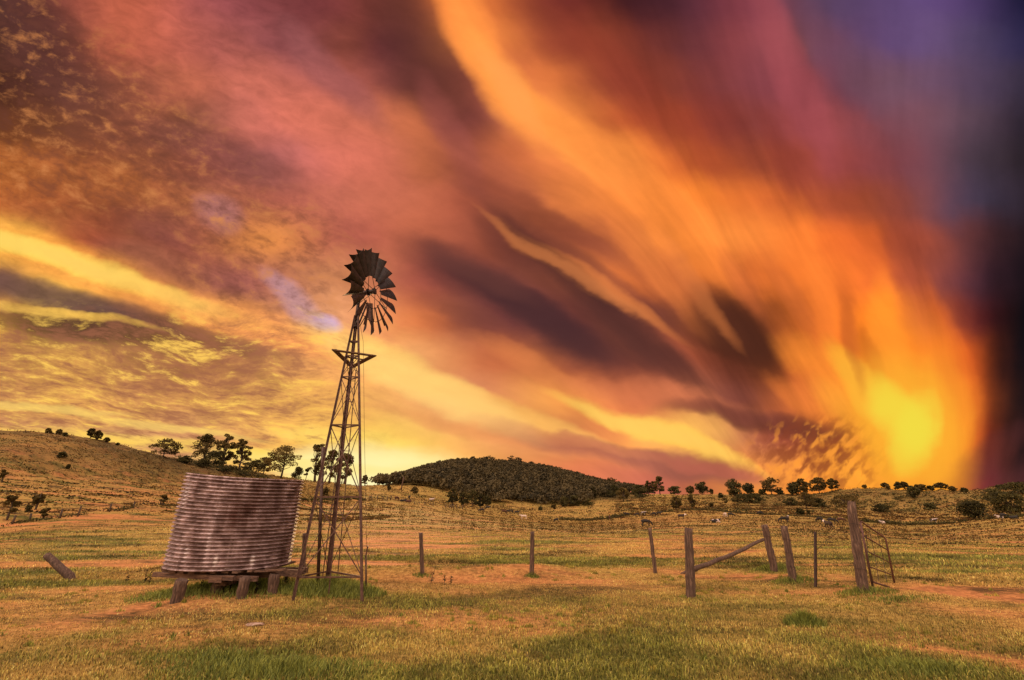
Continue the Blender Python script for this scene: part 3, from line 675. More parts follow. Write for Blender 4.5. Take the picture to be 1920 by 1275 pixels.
P5 = post(997, 1081, 998, 997, .05, 'slim upright wooden fence post alone in the middle of the paddock front', group=GF, wraps=1)
P6 = post(792, 1078, 789, 999, .045, 'slim upright wooden fence post beside the tall weed, right of the windmill', group=GF)
P7 = post(569, 1077, 571, 1000, .045, 'wooden fence post behind the left leg of the windmill', group=GF)
PG = post(1619, 1111, 1595, 943, .10, 'tall split grey wooden gate post leaning left beside the metal gate', name='gate_post', cat='gate post', top_cut=.07, rtop=.088, wraps=2, group=GF)
PL = post(138, 1087, 88, 1041, .085, 'short thick wooden post leaning far over at left, alone in the grass', group=GF)
# steel picket
b = hit(1528, 1101); t = at(1529, 997, b.y); m_ = MB(); d = t - b
for rz in (0.3, 0.3 + 2.09, 0.3 + 4.19):
    q = Vector((math.cos(rz), math.sin(rz), 0))
    m_.beam(Vector((0, 0, -.1)) + q * .016, d + q * .016, .008, .036, up=q)
o = obj('steel_picket', m_.mesh('steel_picket'), MDK, loc=b); tag(o, 'thin dark steel picket between the leaning posts and the gate', 'picket')
# diagonal rail
a = Vector(P1[1]) + Vector((.05, .45, .28)); a = at(1298, 1068, P1[1].y + .45); e_ = at(1431, 1011, P2[1].y - .12)
m_ = MB(); g = random.Random(3)
m_.tube([(e_ - a) * (i / 10) + Vector((0, 0, -.035 * math.sin(i / 10 * math.pi))) + Vector((g.uniform(-.01, .01), 0, g.uniform(-.01, .01))) for i in range(11)], [.05 - .012 * i / 10 for i in range(11)], 9)
o = obj('diagonal_rail', m_.mesh('diagonal_rail', True), MW, loc=a); tag(o, 'long wooden rail sloping up from the thick upright post to the leaning post', 'rail')
# short log end sticking out left of the thick post's foot
p = hit(1288, 1076); m_ = MB(); m_.tube([(-.16, 0, -.01), (.0, .0, .05), (.28, 0.02, .09)], [.03, .04, .04], 8)
o = obj('fallen_stick', m_.mesh('fallen_stick', True), MW, loc=p); tag(o, 'short end of a branch on the ground behind the thick upright post', 'branch')

def wire(name, pts, label, sag=.05, r=.0035, cat='fence wire', n=14, barbs=0, group=None):
    P = []
    for i in range(len(pts) - 1):
        a, b_ = Vector(pts[i]), Vector(pts[i + 1])
        for k in range(n):
            t = k / n; P.append(a.lerp(b_, t) - Vector((0, 0, sag * 4 * t * (1 - t))))
    P.append(Vector(pts[-1])); o0 = P[0].copy(); m = MB()
    m.tube([p - o0 for p in P], r, 5)
    g = random.Random(5)
    for k in range(barbs):
        p = P[g.randrange(len(P))] - o0; q = Vector((g.uniform(-1, 1), g.uniform(-1, 1), g.uniform(-1, 1))).normalized() * .03
        m.tube([p - q, p + q], r * .8, 4)
    o = obj(name, m.mesh(name), MDK, loc=o0); tag(o, label, cat, group)
wire('barbed_wire', [at(1291, 1000, P1[1].y), at(1433, 994, P2[1].y)], 'thin sagging barbed wire between the thick post and the leaning rail post', .06, .0045, barbs=20)
g = random.Random(11)
seq = [(1596, 975, 10.7), (1583, 980, 10.8), (1578, 989, 11.1), (1566, 1002, 11.4), (1557, 1009, 11.6), (1548, 1014, 11.8), (1560, 1016, 11.9), (1541, 1022, 12.1), (1532, 1030, 12.2)]
wire('barbed_wire', [at(*q) for q in seq], 'loose tangle of barbed wire trailing left from the gate post', .0, .0045, barbs=26, n=5)
wire('barbed_wire', [at(1602, 1000, 10.7), at(1582, 998, 10.6), at(1581, 996, 10.7)], 'short stiff wire end sticking out left of the gate post', 0, .006, n=3)
wire('fence_wire', [at(998, 1000, P5[1].y), at(1218, 993, P4[1].y)], 'very thin wire strung between the slim posts across the middle', .05, .0022)

# ---------------------------------------------------------------- metal gate
hb = hit(1637, 1102); ht = at(1613, 979, hb.y - .05)
fb = at(1677, 1093, hb.y + .55); ft = at(1660, 1008, hb.y + .62)
root = empty('metal_gate', hb); tag(root, 'rusty tubular steel gate hanging open and sagging beside the tall post', 'gate')
L_ = lambda p: Vector(p) - hb
m = MB(); m.tube([L_(hb) + Vector((0, 0, .02)), L_(ht)], .024, 10); m.build('hinge_stile', MGT, root, True)
m = MB(); tp = [L_(ht), L_(ht) + Vector((.03, .01, .01)), L_(ft) + Vector((-.03, 0, .01)), L_(ft) + Vector((.0, 0, -.03)), L_(fb)]
m.tube(tp, .019, 8); m.build('top_rail', MGT, root, True)
for k, (y0, x0, y1, x1) in enumerate(((1004, 1619, 1032, 1665), (1033, 1625, 1055, 1669), (1063, 1631, 1078, 1673))):
    m = MB(); m.tube([L_(at(x0, y0, hb.y)), L_(at(x1, y1, hb.y + .58))], .014, 8); m.build('rail', MGT, root, True)
m = MB(); m.tube([L_(at(1637, 1091, hb.y)), L_(at(1668, 1101, hb.y + .1))], .018, 8); m.build('bottom_rail', MGT, root, True)
for k, (x0, y0, x1, y1) in enumerate(((1629, 991, 1648, 1090), (1645, 1001, 1663, 1093))):
    m = MB(); m.tube([L_(at(x0, y0, hb.y + .25)), L_(at((x0 + x1) / 2 + 2, (y0 + y1) / 2, hb.y + .3)), L_(at(x1, y1, hb.y + .28))], .006, 5); m.build('stay_wire', MDK, root)
m = MB(); c_ = L_(at(1614, 997, hb.y)); m.box(c_ + Vector((-.05, 0, 0)), (.16, .03, .05)); m.tube([c_ + Vector((-.1, -.03, 0)), c_ + Vector((.04, -.03, .0))], .02, 8); m.build('hinge', MDK, root)
m = MB(); m.tube([L_(at(1624, 1000, hb.y - .1)), L_(at(1628, 1050, hb.y - .1)), L_(at(1634, 1090, hb.y - .1)), L_(at(1640, 1104, hb.y - .1))], .007, 5); m.build('chain', MDK, root)

# ---------------------------------------------------------------- corrugated tank on its stand
def tank():
    c = Vector((-5.62, 10.05, 0)); z0 = .566; H = 1.635; Rr = 1.075; NR = 24
    root = empty('water_tank', (c.x, c.y, z0)); root.rotation_euler = (0, R(.7), 0)
    tag(root, 'rusty round corrugated iron water tank on a low timber stand', 'water tank')
    ns = 176; nz = NR * 9 + 1
    th = np.linspace(0, 2 * math.pi, ns, endpoint=False); zz = np.linspace(0, H, nz)
    T, Z = np.meshgrid(th, zz)
    dent = (fbm(T * 3 + 40, Z * 2.2, 61, 3) - .5) * .03 - .035 * np.exp(-(((T - 5.35) / .12) ** 2 + ((Z - 1.05) / .2) ** 2)) - .02 * np.exp(-(((T - 4.45) / .1) ** 2 + ((Z - .25) / .25) ** 2))
    rr = Rr + .031 * np.sin(Z / H * NR * 2 * math.pi) + dent + .01 * np.sin(2 * T)
    zz_ = Z + .012 * np.sin(T * 2 + 1) * Z - .05 * np.cos(T) * Z / H
    V = np.stack([rr * np.cos(T), rr * np.sin(T), zz_], -1).reshape(-1, 3)
    i = np.arange(nz - 1)[:, None] * ns; j = np.arange(ns)[None, :]; j2 = (j + 1) % ns
    F = np.stack([i + j, i + j2, i + ns + j2, i + ns + j], -1).reshape(-1, 4)
    m, nt, b, out = new_mat('corrugated_iron')
    tc = nt.nodes.new('ShaderNodeTexCoord'); O = tc.outputs['Object']
    n1 = nnode(nt, O, 5.0, 8, .7); n2 = nnode(nt, O, 42.0, 6, .8)
    base = ramp(nt, n1.outputs[0], [(.32, (.08, .045, .045)), (.5, (.28, .195, .205)), (.66, (.64, .50, .54))])
    mp = nt.nodes.new('ShaderNodeMapping'); nt.links.new(O, mp.inputs[0]); mp.inputs['Scale'].default_value = (7, 7, .55)
    n3 = nnode(nt, mp.outputs[0], 1.0, 5, .6)
    base = mixc(nt, base, (.82, .70, .76), ramp(nt, n3.outputs[0], [(.58, (0, 0, 0)), (.70, (.7, .7, .7))]))
    base = mixc(nt, base, (.09, .028, .018), ramp(nt, n3.outputs[0], [(.28, (.75, .75, .75)), (.42, (0, 0, 0))]))
    base = mixc(nt, base, (.12, .04, .025), ramp(nt, n2.outputs[0], [(.55, (0, 0, 0)), (.66, (.85, .85, .85))]))
    # pitch-dark rust hole and rust at front right, its shaded side painted in too
    def blob(cx, cz, rad, colr, s, sz=1.0):
        nonlocal base
        vm = nt.nodes.new('ShaderNodeVectorMath'); vm.operation = 'SUBTRACT'; nt.links.new(O, vm.inputs[0]); vm.inputs[1].default_value = (cx, -math.sqrt(max(0, Rr ** 2 - cx * cx)), cz)
        sc = nt.nodes.new('ShaderNodeVectorMath'); sc.operation = 'MULTIPLY'; nt.links.new(vm.outputs[0], sc.inputs[0]); sc.inputs[1].default_value = (1, 1, sz)
        ln = nt.nodes.new('ShaderNodeVectorMath'); ln.operation = 'LENGTH'; nt.links.new(sc.outputs[0], ln.inputs[0])
        ad = nt.nodes.new('ShaderNodeMath'); ad.operation = 'MULTIPLY_ADD'; nt.links.new(n2.outputs[0], ad.inputs[0]); ad.inputs[1].default_value = rad * 1.3; nt.links.new(ln.outputs['Value'], ad.inputs[2])
        mr = nt.nodes.new('ShaderNodeMapRange'); nt.links.new(ad.outputs[0], mr.inputs[0]); mr.inputs[1].default_value = rad * 1.05; mr.inputs[2].default_value = rad * 1.75; mr.inputs[3].default_value = s; mr.inputs[4].default_value = 0
        base = mixc(nt, base, colr, mr.outputs[0])
    blob(.8, 1.0, .6, (.12, .06, .055), .42, .6); blob(.62, .98, .10, (.02, .008, .006), .9); blob(.5, 1.0, .30, (.10, .035, .025), .45)
    blob(.80, .15, .05, (.85, .78, .8), .8, .4); blob(.3, .18, .045, (.85, .78, .8), .8, .35); blob(-.25, .3, .05, (.8, .72, .76), .6, .3)
    blob(-.58, 1.3, .07, (.75, .68, .74), .7, .22); blob(-.82, 1.2, .05, (.75, .68, .74), .6, .2)  # pale streaks on the left that also paint in highlights
    nt.links.new(base, b.inputs['Base Color']); b.inputs['Metallic'].default_value = .2; b.inputs['Roughness'].default_value = .7; b.inputs['Specular IOR Level'].default_value = .25
    bump(nt, n2.outputs[0], b, .5, .01)
    me = mesh_np('tank_wall', V, F, True); obj('tank_wall', me, m, root)
    mb = MB(); mb.v = [(Rr * .985 * math.cos(t), Rr * .985 * math.sin(t), .012) for t in th]; mb.f = [tuple(range(ns))]; mb.build('tank_floor', MST, root)
    mb = MB(); mb.tube([(rr[-1, k % ns] * math.cos(th[k % ns]), rr[-1, k % ns] * math.sin(th[k % ns]), zz_[-1, k % ns] + .006) for k in range(ns + 1)], .014, 6, False); mb.build('top_rim', m, root, True)
    # lapped seams that follow the corrugation
    for a0 in (R(232), R(243)):
        mb = MB(); nq = nz
        for k in range(nq):
            z = H * k / (nq - 1); r_ = Rr + .031 * math.sin(z / H * NR * 2 * math.pi) + .006
            for da in (-.016, .016):
                mb.v.append((r_ * math.cos(a0 + da), r_ * math.sin(a0 + da), z + .012 * math.sin(a0 * 2 + 1) * z - .05 * math.cos(a0) * z / H))
        for k in range(nq - 1): mb.f.append((2 * k, 2 * k + 1, 2 * k + 3, 2 * k + 2))
        mb.build('lap_seam', m, root, True)
    # stand
    st = empty('tank_stand', (c.x, c.y, hz(c.x, c.y))); tag(st, 'low stand of rough planks and stump legs under the water tank', 'tank stand'); zb = hz(c.x, c.y)
    g = random.Random(21)
    for (px, py, tx, w) in ((329, 1130, 339, .09), (452, 1122, 451, .085), (405, 1112, 408, .09), (509, 1114, 511, .09)):
        p = hit(px, py) ; q = Vector((p.x, p.y, .475)); q.x += (.03 if px == 329 else 0)
        mb = MB(); base = Vector((p.x, p.y, p.z - .1)) - Vector((c.x, c.y, zb)); qq = q - Vector((c.x, c.y, zb))
        pts = [base.lerp(qq, i / 6) + Vector((g.uniform(-.008, .008), g.uniform(-.008, .008), 0)) for i in range(7)]
        mb.tube(pts, [w * g.uniform(.92, 1.08) * (1.1 - .12 * i / 6) for i in range(7)], 11)
        for i in range(len(mb.v)):
            k = i % 11; v = Vector(mb.v[i]); mb.v[i] = tuple(v + Vector((math.cos(k * 2.1), math.sin(k * 2.1), 0)) * w * (.1 if k % 2 else -.08))
        mb.build('leg', MW, st, True)
    Lz = lambda x, y, z: Vector((x - c.x, y - c.y, z - zb))
    # front bearer, long and a little bowed; back bearer; cross joists
    mb = MB(); a = Lz(-6.50, 9.2, .500); b2 = Lz(-4.95, 9.06, .455); mb.beam(a, b2, .07, .075); mb.build('bearer', MW2, st)
    mb = MB(); mb.beam(Lz(-5.30, 9.16, .46), Lz(-4.62, 9.24, .42), .07, .08); mb.build('bearer', MW2, st)
    mb = MB(); mb.beam(Lz(-6.65, 10.55, .42), Lz(-4.25, 10.5, .40), .1, .1); mb.build('bearer', MW2, st)
    mb = MB(); mb.beam(Lz(-4.75, 9.9, .46), Lz(-4.05, 9.72, .44), .10, .12); mb.build('bearer', MW2, st)
    mb = MB(); mb.beam(Lz(-6.5, 9.9, .42), Lz(-4.6, 9.9, .40), .1, .1); mb.build('bearer', MW2, st)
    for k in range(11):
        x = -6.50 + k * .19; f = abs((x + 5.56) / 1.1); ext = math.sqrt(max(.05, 1.02 - f * f)) if f < 1 else .25
        mb = MB(); y0 = max(9.12, 10.05 - 1.05 * ext) - g.uniform(0, .06); y1 = 10.05 + 1.08 * ext
        mb.beam(Lz(x, y0, .545), Lz(x, y1, .545), .10 + g.uniform(-.02, .03), .035); mb.build('deck_board', MW2, st)
    mb = MB(); mb.beam(Lz(-4.75, 9.35, .53), Lz(-4.25, 9.5, .54), .12, .03, ); mb.build('loose_board', MW2, st)
    mb = MB(); mb.box(Lz(-5.27, 9.1, .44), (.22, .16, .10), Matrix.Rotation(.1, 3, 'Z')); mb.build('packing_block', MW2, st)
    mb = MB(); mb.box(Lz(-5.28, 9.42, .33), (.2, .3, .06), Matrix.Rotation(-.1, 3, 'Z')); mb.build('packing_block', MW2, st)
tank()

# ---------------------------------------------------------------- windmill
def windmill():
    A = hit(546, 1128); B = hit(682, 1131); Cc = hit(612, 1104)
    O = (A + B + Cc) / 3; O.z = 0
    root = empty('windmill', O); tag(root, 'rusty multi-bladed water-pumping windmill on a three-legged steel lattice tower', 'windmill')
    A, B, Cc = A - O, B - O, Cc - O
    apex = at(669, 592, 10.15) - O; tops = []
    s = .055
    for k, p in enumerate((A, B, Cc)):
        dxy = Vector((p.x - 0, p.y - 0, 0)).normalized()
        tops.append(Vector((apex.x, apex.y, apex.z)) + dxy * s)
    legs = [(A - Vector((0, 0, .1)), tops[0]), (B - Vector((0, 0, .1)), tops[1]), (Cc - Vector((0, 0, .1)), tops[2])]
    cen = Vector((0, 0, 2))
    def onleg(k, z):
        a, b_ = legs[k]; t = (z - a.z) / (b_.z - a.z); return a.lerp(b_, t)
    for k, (a, b_) in enumerate(legs):
        inw = (cen - (a + b_) / 2); inw.z = 0; inw.normalize(); d = (b_ - a).normalized(); n = (inw - d * inw.dot(d)).normalized(); mcr = d.cross(n)
        mb = MB(); w = .045 if k < 2 else .06
        for sg in (1, -1):
            q = (n * .7 + mcr * .7 * sg).normalized()
            mb.beam(a + q * w / 2, b_ + q * w * .35, .006, w, up=q)
        # a solid edge down the corner
        mb.tube([a, b_], .011 if k < 2 else .016, 6)
        mb.build('leg', MST, root)
    # tower height levels, matched on the front-right leg
    def zat(py, k=1):
        best = None
        for i in range(400):
            z = i * .018; p = onleg(k, z) + O; y_ = 0
            d = p - Vector((0, 0, CAMH)); cf = d.y * math.cos(PITCH) + d.z * math.sin(PITCH); cu = -d.y * math.sin(PITCH) + d.z * math.cos(PITCH)
            pyy = 637.5 - FPX * cu / cf
            if best is None or abs(pyy - py) < best[0]: best = (abs(pyy - py), z)
        return best[1]
    levels = [zat(1082), zat(933), zat(797), zat(707), zat(668), zat(640)]
    pair = ((0, 1), (1, 2), (2, 0))
    for li, z in enumerate(levels):
        for (i, j) in pair:
            mb = MB(); mb.beam(onleg(i, z), onleg(j, z), .028 if li < 3 else .02, .008, up=Vector((0, 0, 1)))
            mb.beam(onleg(i, z) + Vector((0, 0, .012)), onleg(j, z) + Vector((0, 0, .012)), .006, .026)
            mb.build('girt', MST, root)
    for li in range(len(levels) - 2):
        z0, z1 = levels[li], levels[li + 1]
        for fi, (i, j) in enumerate(pair):
            for (p, q) in ((i, j), (j, i)):
                mb = MB(); w = .020 if li < 2 else .014
                if fi == 0: mb.beam(onleg(p, z0), onleg(q, z1), w, .006, up=Vector((0, 1, 0)))
                else: mb.tube([onleg(p, z0), onleg(q, z1)], .0075, 6)
                mb.build('brace', MST, root)
    # ladder inside the back of the tower
    def lad(py0, x0, py1, x1, Y0, Y1):
        return at(x0, py0, Y0) - O, at(x1, py1, Y1) - O
    a1, b1 = lad(1080, 605, 690, 656, 10.45, 10.25); a2, b2 = lad(1080, 633, 690, 668, 10.45, 10.25)
    ld = MB(); ld.tube([a1, b1], .010, 6); ld.tube([a2, b2], .010, 6); lo = ld.build('ladder', MST, root)
    for t in (.12, .27, .42, .57, .70, .82, .93):
        r_ = MB(); r_.tube([a1.lerp(b1, t), a2.lerp(b2, t)], .009, 6); r_.build('rung', MST, lo)
    # pump rod down the middle, slack chain on the right
    mb = MB(); mb.tube([Vector((0.02, .0, .15)), Vector((apex.x * .6, apex.y * .6, apex.z * .6)), apex], .011, 6); mb.build('pump_rod', MST, root)
    pr = [at(*q) - O for q in ((676, 612, 10.05), (681, 640, 10.05), (682, 700, 10.0), (683, 800, 9.9), (685, 900, 9.85), (687, 1000, 9.8), (688, 1026, 9.8))]
    mb = MB(); mb.tube(pr, .004, 5); mb.build('pull_wire', MDK, root)
    # platform: three planks in a triangle round the tower
    pz = levels[4]
    Lf = at(628, 657, 9.75) - O; Rt = at(700, 667, 9.78) - O; Bk = at(660, 688, 10.75) - O
    pl = empty('platform', (0, 0, 0)); pl.parent = root
    for (p, q) in ((Lf, Rt), (Lf, Bk), (Rt, Bk)):
        mb = MB(); dd = (q - p).normalized(); mb.beam(p - dd * .05, q + dd * .03, .11, .022, up=Vector((0, 0, 1))); mb.build('plank', MW2, pl)
    for (p, q) in ((Lf.lerp(Bk, .35), Rt.lerp(Bk, .35)),):
        mb = MB(); mb.beam(p, q, .05, .02); mb.build('plank', MW2, pl)
    # head
    hub = at(697, 547, 10.02) - O
    yaw = R(-15)                                  # axis points right and towards the viewer
    ax = Vector((math.cos(yaw), math.sin(yaw), 0.0)).normalized()
    top = apex + Vector((0, 0, .0))
    headz = hub.z
    mb = MB(); mb.tube([top - Vector((0, 0, .30)), Vector((top.x, top.y, headz + .02))], [.045, .035], 10)
    mb.tube([top - Vector((0, 0, .32)), top - Vector((0, 0, .26))], .075, 12); mb.build('mast_pipe', MDK, root, True)
    mb = MB(); hc = Vector((top.x, top.y, headz)); mb.tube([hc - ax * .16, hub - ax * .05], [.075, .05], 12); mb.box(hc + Vector((0, 0, .02)), (.17, .15, .2), Matrix.Rotation(yaw, 3, 'Z'))
    mb.tube([hc + Vector((0, 0, .1)), hc + Vector((0, 0, .17))], [.06, .03], 10); mb.build('gearbox', MDK, root, True)
    # folded tail
    tl = empty('tail', (0, 0, 0)); tl.parent = root
    j = at(671, 612, 10.25) - O; k_ = at(689, 568, 10.35) - O
    mb = MB(); mb.beam(j, k_, .06, .03); mb.beam(j + Vector((.04, 0, .0)), (at(690, 585, 10.35) - O), .02, .02); mb.build('tail_arm', MDK, tl)
    q = [at(686.5, 568, 10.3) - O, at(699, 569, 10.3) - O, at(700, 617, 10.3) - O, at(697.5, 616, 10.3) - O, at(688, 592, 10.3) - O]
    mb = MB(); mb.quad(q); me = mb.mesh('vane'); vo = obj('vane', me, MGT, tl); sm_ = vo.modifiers.new('thick', 'SOLIDIFY'); sm_.thickness = .008
    # wheel
    wh = MB(); RW = 1.04; e1 = Vector((0, 0, 1)); e2 = ax.cross(e1).normalized()
    tilt = 0
    def pt(r, a, off=0): return hub + (e1 * math.cos(a) + e2 * math.sin(a)) * r + ax * off
    for rr_, rad in ((.40 * RW, .008), (.71 * RW, .008)):
        wh.tube([pt(rr_, 2 * math.pi * i / 48) for i in range(49)], rad, 6, False)
    wh.tube([hub - ax * .10, hub + ax * .10], .055, 12); wh.tube([hub - ax * .11, hub - ax * .09], .09, 12); wh.tube([hub + ax * .07, hub + ax * .09], .08, 12)
    for i in range(6):
        a = 2 * math.pi * (i + .3) / 6
        for off in (.085, -.095):
            wh.tube([pt(.05, a, off), pt(.71 * RW, a, 0)], .0075, 5)
    wo = wh.build('wheel', MBL, root, True)
    beta = R(33); NB = 18
    for i in range(NB):
        a = 2 * math.pi * (i + .5) / NB
        er = e1 * math.cos(a) + e2 * math.sin(a); et = ax.cross(er)
        mb = MB(); ni, nj = 5, 7; jr = random.Random(i * 5 + 1); beta = R(33 + jr.uniform(-5, 5))
        for ii in range(ni):
            r_ = RW * (.37 + .63 * ii / (ni - 1)); w = RW * (.115 + .27 * (ii / (ni - 1)))
            for jj in range(nj):
                s_ = jj / (nj - 1) - .5
                rr2 = r_ - (RW * .055 * (1 - (2 * s_) ** 2) * (ii == ni - 1))
                cth = math.cos(beta) * et + math.sin(beta) * ax * SGN; nn = er.cross(cth)
                mb.v.append(tuple(hub + er * rr2 + cth * (w * s_) + nn * (.16 * w * (1 - (2 * s_) ** 2))))
        for ii in range(ni - 1):
            for jj in range(nj - 1):
                mb.f.append((ii * nj + jj, ii * nj + jj + 1, (ii + 1) * nj + jj + 1, (ii + 1) * nj + jj))
        bo = mb.build('blade', MBL, wo); md = bo.modifiers.new('thick', 'SOLIDIFY'); md.thickness = .004
SGN = -1
windmill()
# dark stand pipe at the tower, pale pump pipe on the right, stump of a bore casing
b = hit(596, 1107); t = at(606, 838, b.y); m_ = MB(); m_.tube([Vector((0, 0, -.05)), t - b], .032, 10); m_.tube([Vector((0, 0, .0)), Vector((0, 0, .05))], .05, 10)
o = obj('stand_pipe', m_.mesh('stand_pipe', True), MPIPE, loc=b); tag(o, 'tall dark steel pipe standing between tank and windmill legs', 'pipe')
b = hit(687, 1106); root = empty('pump_lever', b); tag(root, 'short pale pipe with a hinged lever just right of the windmill leg', 'pump lever')
m_ = MB(); t = at(686, 1040, b.y) - b; m_.tube([Vector((0, 0, -.05)), t], .018, 8); m_.build('pipe', MW, root, True)
m_ = MB(); m_.beam(at(685, 1046, b.y) - b, at(690, 1024, b.y) - b, .035, .02); m_.build('lever', MGT, root)
b = hit(622, 1106); m_ = MB(); m_.box((0, 0, .05), (.13, .13, .16)); m_.box((0, 0, .135), (.17, .16, .03))
o = obj('bore_cap', m_.mesh('bore_cap'), MW, loc=b); tag(o, 'squat timber cap over the bore in the grass between the windmill legs', 'bore cap')

# ---------------------------------------------------------------- weeds and a stone
def weed(px, py, hpx, label, seed, leafy=10, lean=0):
    g = random.Random(seed); b = hit(px, py); H = (at(px, py - hpx, b.y) - b).z
    root = empty('tall_weed', b); tag(root, label, 'weed', 'tall weeds')
    m = MB(); P = [Vector((lean * H * (i / 6) ** 1.3, 0, H * i / 6)) for i in range(7)]; m.tube(P, [.008 * (1 - .1 * i) for i in range(7)], 5); m.build('stem', MBARK, root)
    m = MB()
    for k in range(leafy * 3):
        t = g.uniform(.12, 1); c = Vector((lean * H * t ** 1.3, 0, H * t)); a = g.uniform(0, 6.28); l = g.uniform(.04, .09) * (1.2 - t * .6); w = l * .3
        d = Vector((math.cos(a), math.sin(a), g.uniform(-.2, .7))).normalized(); s_ = d.cross(Vector((0, 0, 1))).normalized() * w
        m.quad([c, c + d * l * .5 + s_, c + d * l, c + d * l * .5 - s_])
    m.build('leaves', MLEAF, root)
weed(808, 1094, 34, 'tall leaning weed stalk right of the slim post by the windmill', 1, 11, .25)
weed(833, 1097, 17, 'lower of the weeds in the grass between the two slim posts, left one', 2, 8)
weed(845, 1096, 18, 'lower of the weeds in the grass between the two slim posts, right one', 3, 8)
weed(375, 1110, 22, 'thin weed beside the front left leg of the tank stand', 4, 8)
weed(270, 1094, 24, 'tallest of the weeds left of the tank stand, right one', 5, 12)
weed(280, 1094, 22, 'weed touching the left end of the tank stand bearer', 6, 12, -.1)
weed(238, 1092, 14, 'small weed farthest left of the tank stand', 7, 8)
weed(430, 1110, 26, 'leafy weed in the shade under the tank between the legs', 8, 22)
weed(480, 1112, 24, 'leafy weed under the right half of the tank', 9, 18)
weed(535, 1100, 26, 'leafy weed between tank stand and windmill leg', 10, 20)
bm = bmesh.new(); bmesh.ops.create_icosphere(bm, subdivisions=2, radius=.5)
g = random.Random(4)
for v in bm.verts: v.co = Vector((v.co.x * .26, v.co.y * .14, v.co.z * .06)) * g.uniform(.8, 1.15)
me = bpy.data.meshes.new('stone'); bm.to_mesh(me); bm.free()
m, nt, bb, out = new_mat('pale_stone'); n = nnode(nt, mapping(nt, 'Object', (1, 1, 1)), 20, 5); nt.links.new(ramp(nt, n.outputs[0], [(.35, (.16, .08, .05)), (.6, (.42, .30, .24))]), bb.inputs['Base Color']); bump(nt, n.outputs[0], bb, .8, .02)
o = obj('stone', me, m, loc=hit(477, 1173) + Vector((0, 0, .01))); tag(o, 'flat pale stone on the bare soil in front of the tank', 'stone')

# ---------------------------------------------------------------- far fences
def far_posts(lst, w, label_f, grp, wire_label=None, wr=.012):
    prev = []
    for k, (px, py, ty) in enumerate(lst):
        b = hit(px, py)
        if b is None: continue
        H = (at(px, ty, b.y) - b).z; g = random.Random(px)
        m = MB(); top = Vector((g.uniform(-.12, .12) * H, 0, H)); m.tube([Vector((0, 0, -.1)), top * .5, top], [w, w * .95, w * .85], 7)
        o = obj('fence_post', m.mesh('fence_post', True), MBARK, loc=b); tag(o, label_f(k), 'post', grp); prev.append(b + top * .9)
    if wire_label:
        wire('fence_wire', prev, wire_label, .02, wr, n=3)
far_posts([(112, 972, 954), (145, 969, 949), (205, 960, 944), (250, 953, 940), (300, 947, 935), (55, 978, 962), (22, 984, 966)], .07,
          lambda k: ['dark post leaning right at the foot of the left hill, second from the tree row', 'thicker post at the foot of the left hill, third along the red track', 'upright post at the foot of the left hill, midway along the red track', 'thin post at the foot of the left hill between the thick ones and the tank', 'last post of the hill-foot fence before the water tank', 'post beside the small trees at the foot of the left hill', 'leftmost post of the hill-foot fence'][k],
          'fence posts at the foot of the left hill', 'thin wire of the fence along the foot of the left hill')
far_posts([(693, 937, 929), (697, 937, 929), (708, 937, 928), (718, 938, 930), (726, 938, 930), (733, 938, 929)], .13,
          lambda k: 'small far post in the fence row just right of the windmill', 'far fence posts right of the windmill', None)
far_posts([(836, 952, 945), (843, 953, 946), (846, 953, 946), (850, 953, 946), (856, 954, 947), (862, 954, 948), (867, 955, 947)], .13,
          lambda k: 'small far post at the edge of the dark trees before the wooded hill', 'far fence posts by the dark trees', None)
far_posts([(777, 945, 940), (786, 945, 940), (796, 946, 941), (806, 947, 943), (812, 948, 943)], .11,
          lambda k: 'tiny post on the slope between the windmill and the dark trees', 'tiny posts on the far slope', None)
def stick(px, py, tx, ty, r, label, name='dead_tree', mat=MW):
    b = hit(px, py); t = at(tx, ty, b.y) - b; m = MB(); m.tube([Vector((0, 0, -.2)), t * .5 + Vector((.1, 0, 0)) * r, t], [r, r * .8, r * .4], 7)
    m.tube([t * .6, t * .6 + Vector((t.z * .15, 0, t.z * .25))], [r * .5, r * .2], 5)
    o = obj(name, m.mesh(name, True), mat, loc=b); tag(o, label, 'dead tree')
stick(752, 919, 757, 893, .35, 'pale bare dead trunk leaning at the left foot of the wooded hill')

